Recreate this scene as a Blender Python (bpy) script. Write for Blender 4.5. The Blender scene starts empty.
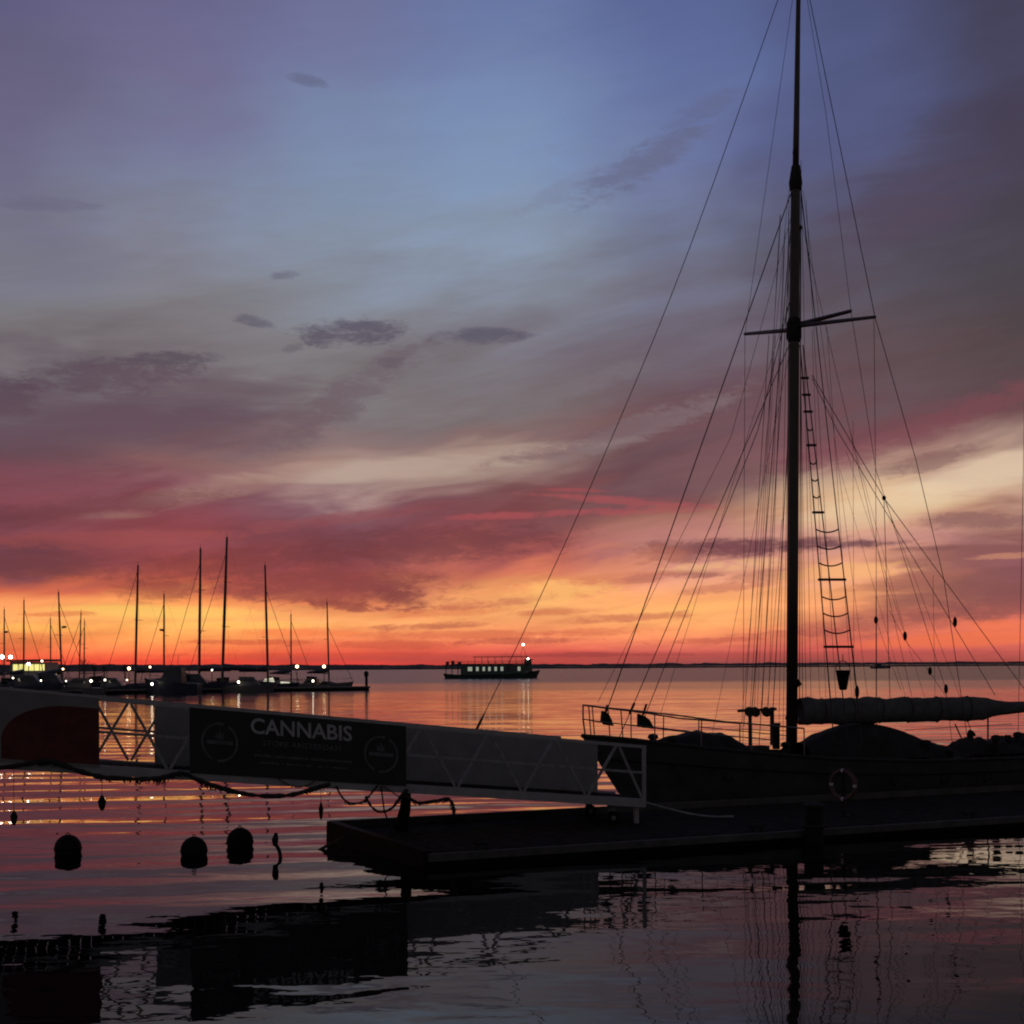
import bpy, math, random
from mathutils import Vector, Matrix, noise as mnoise
random.seed(7)
sc = bpy.context.scene
C = sc.collection
R = math.radians

# ------------------------------------------------------------------ camera
F = 1236.0          # focal length in pixels of a 1024 px wide picture
HZ = 666.0          # row of the horizon in the middle of the picture
EYE = 3.5           # metres over the water
ROLL = 0.0062
cr, sr = math.cos(ROLL), math.sin(ROLL)
cd = bpy.data.cameras.new('camera')
cd.sensor_width = 36.0
cd.lens = F / 1024.0 * 36.0
cd.shift_y = (HZ - 512.0) / 1024.0
cd.clip_start = 0.1
cd.clip_end = 60000.0
cam = bpy.data.objects.new('camera', cd)
C.objects.link(cam)
cam.matrix_world = Matrix(((cr, sr, 0, 0), (0, 0, -1, 0), (-sr, cr, 0, EYE), (0, 0, 0, 1)))
sc.camera = cam

def ray(px, py):
    dx, dy = (px - 512.0) / F, (HZ - py) / F
    return Vector((dx * cr + dy * sr, 1.0, dy * cr - dx * sr))

def at(px, py, D):
    r = ray(px, py)
    return Vector((r.x * D, D, EYE + r.z * D))

sc.cycles.filter_width = 2.0
sc.view_settings.view_transform = 'Standard'
sc.view_settings.look = 'None'
sc.view_settings.exposure = 0.0
sc.view_settings.gamma = 1.0
sc.view_settings.use_curve_mapping = False

# ------------------------------------------------------------------ node helpers
class NT:
    def __init__(self, tree):
        self.t = tree
    def n(self, kind, **kw):
        nd = self.t.nodes.new(kind)
        for k, v in kw.items():
            setattr(nd, k, v)
        return nd
    def link(self, a, b):
        self.t.links.new(a, b)
    def setin(self, sock, v):
        if isinstance(v, bpy.types.NodeSocket):
            self.link(v, sock)
        else:
            sock.default_value = v
    def m(self, op, a, b=0.0, c=0.0, clamp=False):
        nd = self.n('ShaderNodeMath', operation=op)
        nd.use_clamp = clamp
        self.setin(nd.inputs[0], a)
        self.setin(nd.inputs[1], b)
        self.setin(nd.inputs[2], c)
        return nd.outputs[0]
    def smooth(self, x, a, b, to0=0.0, to1=1.0):
        nd = self.n('ShaderNodeMapRange', interpolation_type='SMOOTHSTEP')
        self.setin(nd.inputs['Value'], x)
        self.setin(nd.inputs['From Min'], a)
        self.setin(nd.inputs['From Max'], b)
        self.setin(nd.inputs['To Min'], to0)
        self.setin(nd.inputs['To Max'], to1)
        return nd.outputs[0]
    def xyz(self, x, y, z=0.0):
        nd = self.n('ShaderNodeCombineXYZ')
        self.setin(nd.inputs[0], x); self.setin(nd.inputs[1], y); self.setin(nd.inputs[2], z)
        return nd.outputs[0]
    def noise(self, vec, scale=1.0, detail=3.0, rough=0.5, dist=0.0):
        nd = self.n('ShaderNodeTexNoise')
        self.setin(nd.inputs['Vector'], vec)
        nd.inputs['Scale'].default_value = scale
        nd.inputs['Detail'].default_value = detail
        nd.inputs['Roughness'].default_value = rough
        nd.inputs['Distortion'].default_value = dist
        return nd.outputs['Fac']
    def mix(self, f, a, b, blend='MIX'):
        nd = self.n('ShaderNodeMix', data_type='RGBA', blend_type=blend)
        self.setin(nd.inputs[0], f)
        for s, v in ((nd.inputs[6], a), (nd.inputs[7], b)):
            self.setin(s, v)
        return nd.outputs[2]
    def ramp(self, fac, stops, interp='LINEAR'):
        nd = self.n('ShaderNodeValToRGB')
        cr_ = nd.color_ramp
        cr_.interpolation = interp
        while len(cr_.elements) < len(stops):
            cr_.elements.new(0.5)
        for e, (p, c) in zip(cr_.elements, sorted(stops, key=lambda q: q[0])):
            e.position = p; e.color = c
        self.setin(nd.inputs[0], fac)
        return nd.outputs[0]

def lin(c):
    out = []
    for v in c[:3]:
        v /= 255.0
        out.append(v / 12.92 if v <= 0.04045 else ((v + 0.055) / 1.055) ** 2.4)
    return (out[0], out[1], out[2], 1.0)

# ------------------------------------------------------------------ the dusk sky (world)
world = bpy.data.worlds.new('World')
sc.world = world
world.use_nodes = True
world.node_tree.nodes.clear()
W = NT(world.node_tree)
tc = W.n('ShaderNodeTexCoord')
sep = W.n('ShaderNodeSeparateXYZ')
W.link(tc.outputs['Generated'], sep.inputs[0])
dx_, dy_, dz_ = sep.outputs
hyp = W.m('SQRT', W.m('ADD', W.m('MULTIPLY', dx_, dx_), W.m('ADD', W.m('MULTIPLY', dy_, dy_), 1e-6)))
U0 = W.m('ARCTAN2', dx_, dy_)                      # azimuth, radians
V0 = W.m('DIVIDE', W.m('MAXIMUM', dz_, 0.0), hyp)  # tangent of the elevation

def sky_uv(px, py):
    r = ray(px, py)
    return math.atan2(r.x, r.y), r.z / math.hypot(r.x, r.y)

# slow and fine wind-drawn wobble of the cloud edges; streaks climb gently to the right
rotU = W.m('ADD', U0, W.m('MULTIPLY', V0, 0.25))
rotV = W.m('SUBTRACT', V0, W.m('MULTIPLY', U0, 0.22))
n1 = W.noise(W.xyz(W.m('MULTIPLY', rotU, 5.0), W.m('MULTIPLY', rotV, 20.0), 3.1), 1.0, 4.0, 0.55, 0.4)
n2 = W.noise(W.xyz(W.m('MULTIPLY', U0, 9.0), W.m('MULTIPLY', V0, 60.0), 7.7), 1.0, 5.0, 0.6, 0.3)
n3 = W.noise(W.xyz(W.m('MULTIPLY', rotU, 6.0), W.m('MULTIPLY', rotV, 9.0), 1.7), 1.0, 3.0, 0.5)
n5 = W.noise(W.xyz(W.m('MULTIPLY', rotU, 7.0), W.m('MULTIPLY', rotV, 70.0), 9.9), 1.0, 6.0, 0.65, 0.6)
n6 = W.noise(W.xyz(W.m('MULTIPLY', U0, 85.0), W.m('MULTIPLY', W.m('SUBTRACT', V0, W.m('MULTIPLY', U0, .08)), 230.0), 2.4), 1.0, 7.0, 0.68, 0.6)
n4 = W.noise(W.xyz(W.m('MULTIPLY', U0, 38.0), W.m('MULTIPLY', V0, 110.0), 4.4), 1.0, 7.0, 0.66, 0.4)
low = W.smooth(V0, 0.0, 0.12)
U = W.m('ADD', U0, W.m('MULTIPLY', W.m('SUBTRACT', n3, 0.5), 0.16))
V = W.m('ADD', V0, W.m('MULTIPLY', W.m('MULTIPLY', W.m('SUBTRACT', n1, 0.5), 0.11), low))
V = W.m('ADD', V, W.m('MULTIPLY', W.m('SUBTRACT', n2, 0.5), W.m('MINIMUM', W.m('MULTIPLY', V0, 0.35), 0.022)))

ROWS = [0, 60, 120, 180, 240, 300, 340, 380, 410, 440, 460, 480, 500, 525, 550, 570, 590, 605, 620, 635, 650, 661]
COLS = {
 0: [(94,92,126),(100,96,126),(106,102,131),(110,108,134),(116,116,134),(122,121,128),(119,113,117),(103,93,103),(94,79,91),(102,74,84),(110,69,79),(118,70,85),(124,70,83),(126,66,80),(108,60,75),(102,57,75),(205,102,75),(254,162,99),(255,172,101),(252,152,87),(248,120,77),(235,80,60)],
 170: [(104,101,138),(110,106,140),(115,117,149),(123,129,155),(125,126,142),(125,123,130),(122,117,122),(112,102,108),(97,81,94),(112,86,93),(128,89,91),(134,89,96),(126,76,88),(132,67,80),(138,66,76),(150,67,72),(185,86,73),(252,157,93),(255,188,106),(255,167,91),(252,124,77),(236,76,60)],
 340: [(110,113,152),(113,119,157),(120,135,169),(126,143,173),(131,143,163),(131,136,148),(126,123,128),(120,115,118),(117,106,110),(136,112,112),(160,135,128),(156,127,124),(122,84,96),(116,68,82),(120,63,76),(134,65,74),(156,70,74),(220,118,85),(255,172,106),(242,137,87),(236,98,75),(216,66,60)],
 512: [(103,119,163),(112,128,170),(122,142,181),(129,149,181),(135,149,171),(127,131,144),(119,114,124),(117,110,115),(117,106,108),(132,105,105),(156,131,122),(137,102,100),(119,74,79),(124,69,75),(160,82,80),(214,118,92),(255,172,106),(255,180,112),(246,162,104),(248,147,98),(216,88,78),(186,70,64)],
 680: [(89,101,148),(95,109,156),(102,114,158),(112,121,158),(109,114,139),(109,104,121),(107,95,107),(107,87,97),(109,81,91),(114,81,87),(109,77,83),(104,71,79),(122,76,80),(165,110,98),(196,130,123),(230,156,123),(242,162,108),(252,168,108),(255,176,108),(248,146,98),(214,98,88),(152,75,74)],
 850: [(78,84,124),(82,89,130),(82,87,126),(85,84,114),(86,83,99),(89,79,89),(94,79,85),(96,75,81),(109,72,77),(136,86,90),(150,108,103),(190,157,135),(224,186,150),(222,175,133),(213,152,138),(232,160,128),(243,166,113),(236,150,105),(218,130,98),(220,112,88),(214,96,88),(152,75,74)],
 1024: [(69,67,91),(71,69,94),(69,65,87),(72,65,81),(72,67,77),(76,67,74),(81,69,73),(91,69,73),(109,74,78),(162,132,122),(198,165,144),(208,175,149),(202,161,139),(164,114,104),(148,92,107),(139,82,101),(138,83,91),(165,90,88),(222,111,88),(238,120,92),(208,96,88),(160,75,69)],
}
VMAX = 1.4
cols = []
for px, lst in COLS.items():
    stops = []
    for y, c in zip(ROWS, lst):
        u_, v_ = sky_uv(px, y)
        stops.append((max(0.0, v_) / VMAX, lin(c)))
    top = lst[0]
    stops.append((0.75 / VMAX, lin([q * 0.82 for q in top])))
    stops.append((1.0, lin([q * 0.6 for q in top])))
    cols.append((sky_uv(px, 560)[0], W.ramp(W.m('DIVIDE', V, VMAX), stops)))
sky = cols[0][1]
for (ua, _), (ub, cb) in zip(cols, cols[1:]):
    sky = W.mix(W.smooth(U, ua, ub), sky, cb)

# thin streaks of lighter and darker cloud, strongest in the lower half
st = W.m('MULTIPLY', W.m('SUBTRACT', n1, 0.5), W.smooth(V0, 0.35, 0.1, 0.25, 0.55))
st2 = W.m('MULTIPLY', W.m('SUBTRACT', n2, 0.5), W.smooth(V0, 0.25, 0.04, 0.15, 0.8))
st3 = W.m('MULTIPLY', W.m('SUBTRACT', n5, 0.5), W.smooth(V0, 0.42, 0.12, 0.10, 0.42))
gain = W.m('ADD', 1.0, W.m('ADD', W.m('ADD', st, st2), st3))
sky = W.mix(1.0, sky, W.xyz(gain, gain, gain), 'MULTIPLY')

# single clouds: (column, row, half width, half height, tilt in degrees, colour, strength, raggedness)
CLOUDS = [
 (355,333,62,15,2,(88,82,98),.85,1.0),(325,338,22,8,0,(92,86,100),.6,1.0),(486,336,48,9,0,(90,86,102),.85,.9),
 (252,321,24,6,-8,(92,88,104),.7,1.0),(286,275,14,5,6,(98,98,118),.6,.9),(308,80,22,6,-8,(96,98,128),.6,.8),
 (45,204,55,7,4,(100,98,122),.45,.8),(110,376,95,20,6,(88,72,86),.75,1.0),(172,358,48,8,2,(86,78,90),.8,1.0),
 (12,398,24,20,0,(86,70,84),.8,1.0),(400,363,16,6,0,(96,90,102),.6,1.0),(296,348,12,6,20,(96,90,102),.5,1.0),
 (120,420,190,42,10,(94,72,86),.55,.8),
 (350,395,110,22,32,(100,84,94),.5,.9),(300,420,90,14,30,(106,84,94),.35,.9),
 (640,165,80,20,26,(98,98,124),.55,.9),(700,110,40,14,20,(94,96,126),.4,.9),(560,190,60,9,28,(118,122,148),.3,.9),
 (390,470,175,13,4,(186,164,150),.75,.9),(520,450,120,7,4,(178,154,142),.55,.9),(220,488,120,13,14,(166,130,120),.6,.9),(430,482,90,6,8,(172,148,136),.5,1.0),
 (545,514,115,4,2,(168,78,84),.7,1.0),(635,502,90,3.5,-5,(168,80,84),.6,1.0),(600,497,90,2.5,-3,(164,80,84),.5,1.0),(655,512,60,3,2,(170,84,86),.5,1.0),(575,490,42,2.5,-2,(166,76,82),.55,.8),(645,426,110,15,20,(130,113,117),.6,1.0),(560,395,90,12,18,(122,112,118),.5,1.0),(585,440,100,10,14,(112,84,92),.45,1.0),(690,440,70,10,18,(104,78,88),.45,1.0),
 (420,545,160,22,3,(104,56,66),.6,.9),(110,505,140,10,8,(104,56,66),.5,1.0),(90,540,150,9,3,(158,74,72),.4,1.0),(250,560,140,16,6,(112,52,60),.5,1.0),(330,520,120,8,8,(150,74,76),.35,1.0),
 (30,566,70,18,0,(104,54,62),.6,.8),(330,588,140,22,0,(128,62,66),.7,.9),(150,590,50,12,0,(130,62,62),.6,.9),(405,596,34,14,-14,(126,62,66),.75,.9),
 (755,546,135,9,0,(108,66,76),.9,.8),(700,552,80,12,2,(122,70,78),.7,.9),(690,574,34,5,0,(150,88,84),.75,1.0),(770,575,50,7,4,(160,98,92),.5,.9),
 (840,544,60,4,0,(118,76,82),.8,.6),(925,548,34,3,0,(128,84,84),.7,.6),
 (640,560,60,14,10,(214,128,98),.4,.9),(600,585,90,12,8,(200,112,86),.6,.9),(545,612,50,4,2,(200,105,78),.6,.9),(590,632,70,5,1,(205,100,74),.5,.9),
 (470,635,110,5,0,(205,98,72),.6,.9),(400,645,70,5,0,(196,84,66),.6,.8),(450,612,70,5,3,(215,115,78),.5,.9),(690,606,80,7,3,(255,180,108),.5,.9),
 (930,460,50,10,14,(130,92,92),.6,.9),(985,520,75,9,-2,(140,96,94),.75,.9),(1000,535,60,6,0,(150,100,96),.5,.9),
 (970,575,100,34,6,(132,80,80),.75,.9),(890,622,110,14,4,(160,88,82),.6,.9),(1010,600,80,22,0,(134,80,80),.6,.9),(905,580,60,8,6,(175,105,92),.5,.9),
 (960,640,110,7,2,(244,118,74),.6,.8),(1010,625,50,6,2,(246,122,78),.5,.8),(1005,556,40,3,2,(205,140,112),.6,.8),
 (560,657,300,6,0,(176,76,70),.5,.8),(880,655,160,5,0,(176,80,74),.6,.8),(160,612,120,7,0,(255,205,105),.55,.8),(40,628,60,5,0,(255,190,92),.5,.8),
 (230,625,120,4,0,(255,200,100),.4,.8),(300,633,70,4,0,(246,120,72),.5,.8),
 (960,170,110,60,30,(72,62,80),.45,.8),(850,250,120,40,24,(86,70,88),.4,.9),(900,430,150,20,16,(116,70,80),.5,.9),(980,405,90,12,14,(124,72,80),.5,.9),
 (1000,468,130,17,13,(224,198,170),.75,.9),(870,508,90,22,6,(236,206,166),.6,.9),
 (560,592,70,13,4,(255,190,112),.7,1.0),(690,608,80,6,3,(255,186,110),.6,1.0),(840,572,70,9,3,(250,184,118),.6,1.0),(720,566,60,6,4,(246,190,130),.5,1.0),
 (430,626,60,4,2,(168,82,70),.65,1.1),(520,641,80,3.5,1,(176,80,68),.65,1.1),(620,618,70,5,3,(190,98,80),.6,1.1),(700,641,60,3.5,1,(188,88,72),.6,1.1),(250,642,70,3,0,(196,82,62),.6,1.1),(60,614,34,3,2,(214,112,74),.6,1.1),
 (800,632,70,5,2,(184,92,80),.6,1.1),(350,606,50,5,-4,(140,66,66),.7,1.1),(480,604,60,5,6,(186,96,78),.6,1.1),(720,588,50,5,5,(192,112,92),.6,1.1),(930,616,60,5,2,(150,84,80),.6,1.1),(640,578,40,5,8,(176,100,88),.6,1.1),
 (580,655,120,2.5,0,(150,62,62),.6,1.0),(300,655,160,2.5,0,(206,76,58),.5,1.0),
]
wu = W.m('ADD', U0, W.m('MULTIPLY', W.m('SUBTRACT', n3, 0.5), 0.04))
for (px, py, rx, ry, tilt, col, stg, rag) in CLOUDS:
    u_, v_ = sky_uv(px, py)
    a = R(tilt)
    ca, sa = math.cos(a), math.sin(a)
    du, dv = W.m('SUBTRACT', wu, u_), W.m('SUBTRACT', V0, v_)
    p = W.m('ADD', W.m('MULTIPLY', du, ca * F / rx), W.m('MULTIPLY', dv, sa * F / rx))
    q = W.m('ADD', W.m('MULTIPLY', du, -sa * F / ry), W.m('MULTIPLY', dv, ca * F / ry))
    rr = W.m('ADD', W.m('MULTIPLY', p, p), W.m('MULTIPLY', q, q))
    soft = ry >= 26 or (col[0] > 160 and rx > 70 and ry >= 6)
    fine = n2 if soft else n4
    rr = W.m('ADD', rr, W.m('MULTIPLY', W.m('SUBTRACT', fine, 0.5), 3.4 * rag))
    if not soft:
        rr = W.m('ADD', rr, W.m('MULTIPLY', W.m('SUBTRACT', n6, 0.5), 2.0 * rag))
    sky = W.mix(W.smooth(rr, 1.3 if ry < 12 else 1.2 if ry < 26 else 1.4, 0.0, 0.0, stg), sky, lin(col))

# the sky behind the viewer is a plain dull blue dusk
back = W.ramp(W.m('DIVIDE', V0, VMAX), [(0.0, lin((94,88,90))), (0.2, lin((92,88,92))), (0.6, lin((80,78,86))), (1.0, lin((66,66,78)))])
sky = W.mix(W.smooth(dy_, 0.35, -0.25), sky, back)
bg = W.n('ShaderNodeBackground')
W.link(sky, bg.inputs[0])
bg.inputs[1].default_value = 1.0
nish = W.n('ShaderNodeTexSky', sky_type='NISHITA')
SUN_AZ, SUN_EL = math.atan((180 - 512) / F), R(0.4)
nish.sun_disc = False
nish.sun_elevation = SUN_EL
nish.sun_rotation = SUN_AZ
bg2 = W.n('ShaderNodeBackground')
W.link(nish.outputs[0], bg2.inputs[0])
bg2.inputs[1].default_value = 0.003
add = W.n('ShaderNodeAddShader')
W.link(bg.outputs[0], add.inputs[0]); W.link(bg2.outputs[0], add.inputs[1])
wo = W.n('ShaderNodeOutputWorld')
W.link(add.outputs[0], wo.inputs[0])

# ------------------------------------------------------------------ materials
def mat(name, col, rough=0.6, metal=0.0, var=0.35, scale=6.0, spec=0.5, bump=0.0):
    m_ = bpy.data.materials.new(name)
    m_.use_nodes = True
    t = NT(m_.node_tree)
    b = m_.node_tree.nodes['Principled BSDF']
    g = t.n('ShaderNodeNewGeometry')
    f = t.noise(g.outputs['Position'], scale, 5.0, 0.6)
    c0 = tuple(max(0, v * (1 - var)) for v in col) + (1,)
    c1 = tuple(min(1, v * (1 + var)) for v in col) + (1,)
    t.link(t.ramp(f, [(0.3, c0), (0.7, c1)]), b.inputs['Base Color'])
    b.inputs['Roughness'].default_value = rough
    b.inputs['Metallic'].default_value = metal
    b.inputs['Specular IOR Level'].default_value = spec
    if bump:
        bp = t.n('ShaderNodeBump')
        bp.inputs['Strength'].default_value = 0.6
        bp.inputs['Distance'].default_value = bump
        t.link(t.noise(g.outputs['Position'], scale * 3, 4.0, 0.6), bp.inputs['Height'])
        t.link(bp.outputs[0], b.inputs['Normal'])
    return m_

def glow(name, col, strength):
    m_ = bpy.data.materials.new(name)
    m_.use_nodes = True
    t = m_.node_tree
    b = t.nodes['Principled BSDF']
    b.inputs['Base Color'].default_value = (0.8, 0.8, 0.8, 1)
    b.inputs['Emission Color'].default_value = tuple(col) + (1,)
    b.inputs['Emission Strength'].default_value = strength
    return m_

M = dict(
    hull=mat('black_hull_paint', (.055, .055, .055), .45, 0, .3, 2.0, 0.3),
    strake=mat('rubbing_strake_wood', (.028, .025, .022), .6, 0, .4, 5.0, 0.2),
    deck=mat('weathered_teak', (.05, .042, .035), .8, 0, .4, 4.0),
    spar=mat('dark_varnished_spar', (.04, .028, .02), .4, 0, .35, 3.0),
    wire=mat('tarred_rigging', (.02, .018, .018), .6, 0, .3, 8.0),
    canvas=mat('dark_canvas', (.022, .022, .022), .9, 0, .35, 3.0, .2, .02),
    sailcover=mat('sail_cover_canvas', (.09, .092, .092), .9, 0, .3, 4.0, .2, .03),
    rope=mat('old_rope', (.07, .055, .045), .9, 0, .4, 20.0, .2),
    weed=mat('weedy_rope', (.035, .03, .028), .9, 0, .5, 25.0, .2),
    steel=mat('dull_steel', (.16, .16, .165), .5, .6, .3, 6.0),
    alu=mat('painted_aluminium', (.275, .275, .27), .5, 0, .15, 4.0),
    brace=mat('dull_aluminium', (.23, .23, .225), .6, 0, .3, 9.0, .3),
    panel=mat('grey_mesh_panel', (.215, .215, .21), .9, 0, .12, 2.5, .1),
    greycloth=mat('grey_banner_cloth', (.19, .185, .178), .85, 0, .12, 2.0, .15),
    redprint=mat('dark_red_print', (.105, .03, .027), .8, 0, .25, 3.0, .15),
    blackcloth=mat('black_banner_cloth', (.022, .022, .022), .6, 0, .25, 2.0, .3),
    letter=mat('grey_lettering', (.34, .34, .34), .8, 0, .15, 5.0, .2),
    letterdim=mat('dim_grey_lettering', (.10, .10, .10), .8, 0, .3, 9.0, .2),
    ringprint=mat('ring_print', (.10, .10, .10), .8, 0, .3, 6.0, .2),
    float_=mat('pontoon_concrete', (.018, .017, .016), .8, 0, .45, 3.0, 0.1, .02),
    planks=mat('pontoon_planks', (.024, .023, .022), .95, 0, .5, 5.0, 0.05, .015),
    fender=mat('pale_fender_timber', (.055, .053, .05), .8, 0, .35, 3.0),
    buoy=mat('dark_buoy_plastic', (.012, .012, .012), .85, 0, .3, 6.0, .2),
    rubber=mat('black_rubber', (.008, .008, .008), .7, 0, .3, 8.0, 0.1),
    ring=mat('lifebuoy_red', (.085, .04, .035), .6, 0, .2, 6.0),
    tape=mat('white_tape', (.5, .5, .48), .5, 0, .1, 6.0),
    iron=mat('rusty_iron', (.028, .025, .023), .8, 0, .4, 8.0, 0.15),
    wood=mat('wet_wood', (.014, .013, .012), .8, 0, .4, 8.0, 0.1),
    ferryhull=mat('dark_green_hull', (.03, .05, .04), .5, 0, .2, 1.0),
    ferrywhite=mat('ferry_paint', (.07, .10, .085), .5, 0, .2, 1.0),
    glass=mat('dark_glass', (.02, .025, .03), .1, 0, .1, 1.0),
    whitehull=mat('white_gelcoat', (.3, .3, .3), .4, 0, .1, 1.0),
    greyhull=mat('grey_gelcoat', (.1, .1, .105), .45, 0, .15, 1.0),
    navyhull=mat('navy_gelcoat', (.03, .035, .06), .4, 0, .2, 1.0),
    aluspar=mat('anodised_spar', (.06, .06, .065), .5, 0, .2, 2.0),
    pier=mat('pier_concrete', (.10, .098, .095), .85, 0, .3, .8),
    earth=mat('far_shore_scrub', (.035, .035, .03), .95, 0, .4, .02),
    stone=mat('breakwater_stone', (.05, .048, .046), .9, 0, .5, .4),
    leaf=mat('dark_foliage', (.04, .05, .03), .9, 0, .5, 1.0),
    bark=mat('bark', (.06, .045, .035), .9, 0, .3, 2.0),
    plaster=mat('pale_plaster', (.5, .48, .4), .8, 0, .2, .8),
    rooft=mat('roof_sheet', (.12, .11, .11), .7, 0, .2, .6),
    lampwhite=glow('white_lamp_glass', (1.0, .88, .68), 9.0),
    lampbright=glow('bright_white_lamp_glass', (1.0, .95, .85), 24.0),
    lampwarm=glow('warm_lamp_glass', (1.0, .66, .34), 8.0),
    winlit=glow('painted_lamplight', (1.0, .95, .70), .75),  # emission imitating lamplight on a yacht's cockpit and cabin
    winlit2=glow('lit_hall_window', (.95, .85, .25), 1.0),
    winferry=glow('lit_ferry_window', (.9, 1.0, .74), .27),
)

# ------------------------------------------------------------------ mesh helpers
class MB:
    def __init__(self):
        self.v, self.f = [], []
    def add(self, vs, fs):
        o = len(self.v)
        self.v += [Vector(q) for q in vs]
        self.f += [tuple(i + o for i in q) for q in fs]
        return self
    def box(self, c, s, ax=None):
        c = Vector(c)
        ax = ax or (Vector((1, 0, 0)), Vector((0, 1, 0)), Vector((0, 0, 1)))
        vs = []
        for k in (-1, 1):
            for (i, j) in ((-1, -1), (1, -1), (1, 1), (-1, 1)):
                vs.append(c + ax[0] * (i * s[0] / 2) + ax[1] * (j * s[1] / 2) + ax[2] * (k * s[2] / 2))
        return self.add(vs, [(3, 2, 1, 0), (4, 5, 6, 7), (0, 1, 5, 4), (1, 2, 6, 5), (2, 3, 7, 6), (3, 0, 4, 7)])
    def hexa(self, b, t):
        """four bottom and four top corners"""
        return self.add(list(b) + list(t), [(3, 2, 1, 0), (4, 5, 6, 7), (0, 1, 5, 4), (1, 2, 6, 5), (2, 3, 7, 6), (3, 0, 4, 7)])
    def tube(self, pts, r, n=6, cap=True):
        pts = [Vector(p) for p in pts]
        rs = r if isinstance(r, (list, tuple)) else [r] * len(pts)
        rings, up = [], None
        for i, p in enumerate(pts):
            d = (pts[min(i + 1, len(pts) - 1)] - pts[max(i - 1, 0)])
            if d.length < 1e-9:
                d = Vector((0, 0, 1))
            d.normalize()
            if up is None:
                up = d.orthogonal().normalized()
            e = (up - d * up.dot(d))
            e = e.normalized() if e.length > 1e-6 else d.orthogonal().normalized()
            up = e
            g = d.cross(e)
            rings.append([p + (e * math.cos(2 * math.pi * k / n) + g * math.sin(2 * math.pi * k / n)) * rs[i] for k in range(n)])
        vs = [q for rg in rings for q in rg]
        fs = []
        for i in range(len(pts) - 1):
            for k in range(n):
                fs.append((i * n + k, i * n + (k + 1) % n, (i + 1) * n + (k + 1) % n, (i + 1) * n + k))
        if cap:
            fs.append(tuple(reversed(range(n))))
            fs.append(tuple(range((len(pts) - 1) * n, len(pts) * n)))
        return self.add(vs, fs)
    def ball(self, c, r, nu=16, nv=10, jit=0.0):
        c = Vector(c)
        rx, ry, rz = r if isinstance(r, (tuple, list)) else (r, r, r)
        vs = [c + Vector((0, 0, -rz))]
        for j in range(1, nv):
            a = -math.pi / 2 + math.pi * j / nv
            for i in range(nu):
                b = 2 * math.pi * i / nu
                k = 1 + random.uniform(-jit, jit)
                vs.append(c + Vector((rx * math.cos(a) * math.cos(b) * k, ry * math.cos(a) * math.sin(b) * k, rz * math.sin(a) * k)))
        vs.append(c + Vector((0, 0, rz)))
        fs = [(0, 1 + (i + 1) % nu, 1 + i) for i in range(nu)]
        for j in range(nv - 2):
            for i in range(nu):
                a, b = 1 + j * nu + i, 1 + j * nu + (i + 1) % nu
                fs.append((a, b, b + nu, a + nu))
        l = 1 + (nv - 2) * nu
        fs += [(l + i, l + (i + 1) % nu, len(vs) - 1) for i in range(nu)]
        return self.add(vs, fs)
    def grid(self, rows, close=False):
        n, m_ = len(rows), len(rows[0])
        vs = [p for r_ in rows for p in r_]
        fs = [(i * m_ + j, i * m_ + j + 1, (i + 1) * m_ + j + 1, (i + 1) * m_ + j) for i in range(n - 1) for j in range(m_ - 1)]
        if close:
            fs += [(i * m_ + m_ - 1, i * m_, (i + 1) * m_, (i + 1) * m_ + m_ - 1) for i in range(n - 1)]
            fs += [tuple(range(m_)), tuple((n - 1) * m_ + j for j in reversed(range(m_)))]
        return self.add(vs, fs)
    def prism(self, poly, d):
        """polygon (3d points) pushed along the vector d"""
        n = len(poly)
        d = Vector(d)
        vs = [Vector(p) for p in poly] + [Vector(p) + d for p in poly]
        return self.add(vs, [tuple(reversed(range(n))), tuple(range(n, 2 * n))] + [(i, (i + 1) % n, n + (i + 1) % n, n + i) for i in range(n)])
    def torus(self, c, R_, r, e1, e2, nu=40, nv=10, a0=0.0, a1=2 * math.pi):
        c = Vector(c)
        full = abs(a1 - a0 - 2 * math.pi) < 1e-6
        e3 = e1.cross(e2)
        rows = []
        for i in range(nu + (0 if full else 1)):
            a = a0 + (a1 - a0) * i / nu
            rad = e1 * math.cos(a) + e2 * math.sin(a)
            rows.append([c + rad * R_ + (rad * math.cos(2 * math.pi * k / nv) + e3 * math.sin(2 * math.pi * k / nv)) * r for k in range(nv)])
        o = [p for q in rows for p in q]
        n = len(rows)
        fs = []
        for i in range(n if full else n - 1):
            for k in range(nv):
                fs.append((i * nv + k, i * nv + (k + 1) % nv, ((i + 1) % n) * nv + (k + 1) % nv, ((i + 1) % n) * nv + k))
        return self.add(o, fs)
    def build(self, name, material, parent=None, smooth=False):
        org = Vector((0, 0, 0))
        if parent is not None:
            p = parent
            while p is not None:
                org = org + p.location
                p = p.parent
        me = bpy.data.meshes.new(name)
        me.from_pydata([v - org for v in self.v], [], self.f)
        me.update()
        if smooth:
            for p in me.polygons:
                p.use_smooth = True
        me.materials.append(material)
        o = bpy.data.objects.new(name, me)
        C.objects.link(o)
        o.parent = parent
        return o

def tag(o, label=None, cat=None, group=None, kind=None):
    if label: o['label'] = label
    if cat: o['category'] = cat
    if group: o['group'] = group
    if kind: o['kind'] = kind
    return o

def empty(name, loc, label, cat, group=None):
    o = bpy.data.objects.new(name, None)
    o.empty_display_size = 0.3
    C.objects.link(o)
    o.location = loc
    return tag(o, label, cat, group)

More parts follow.
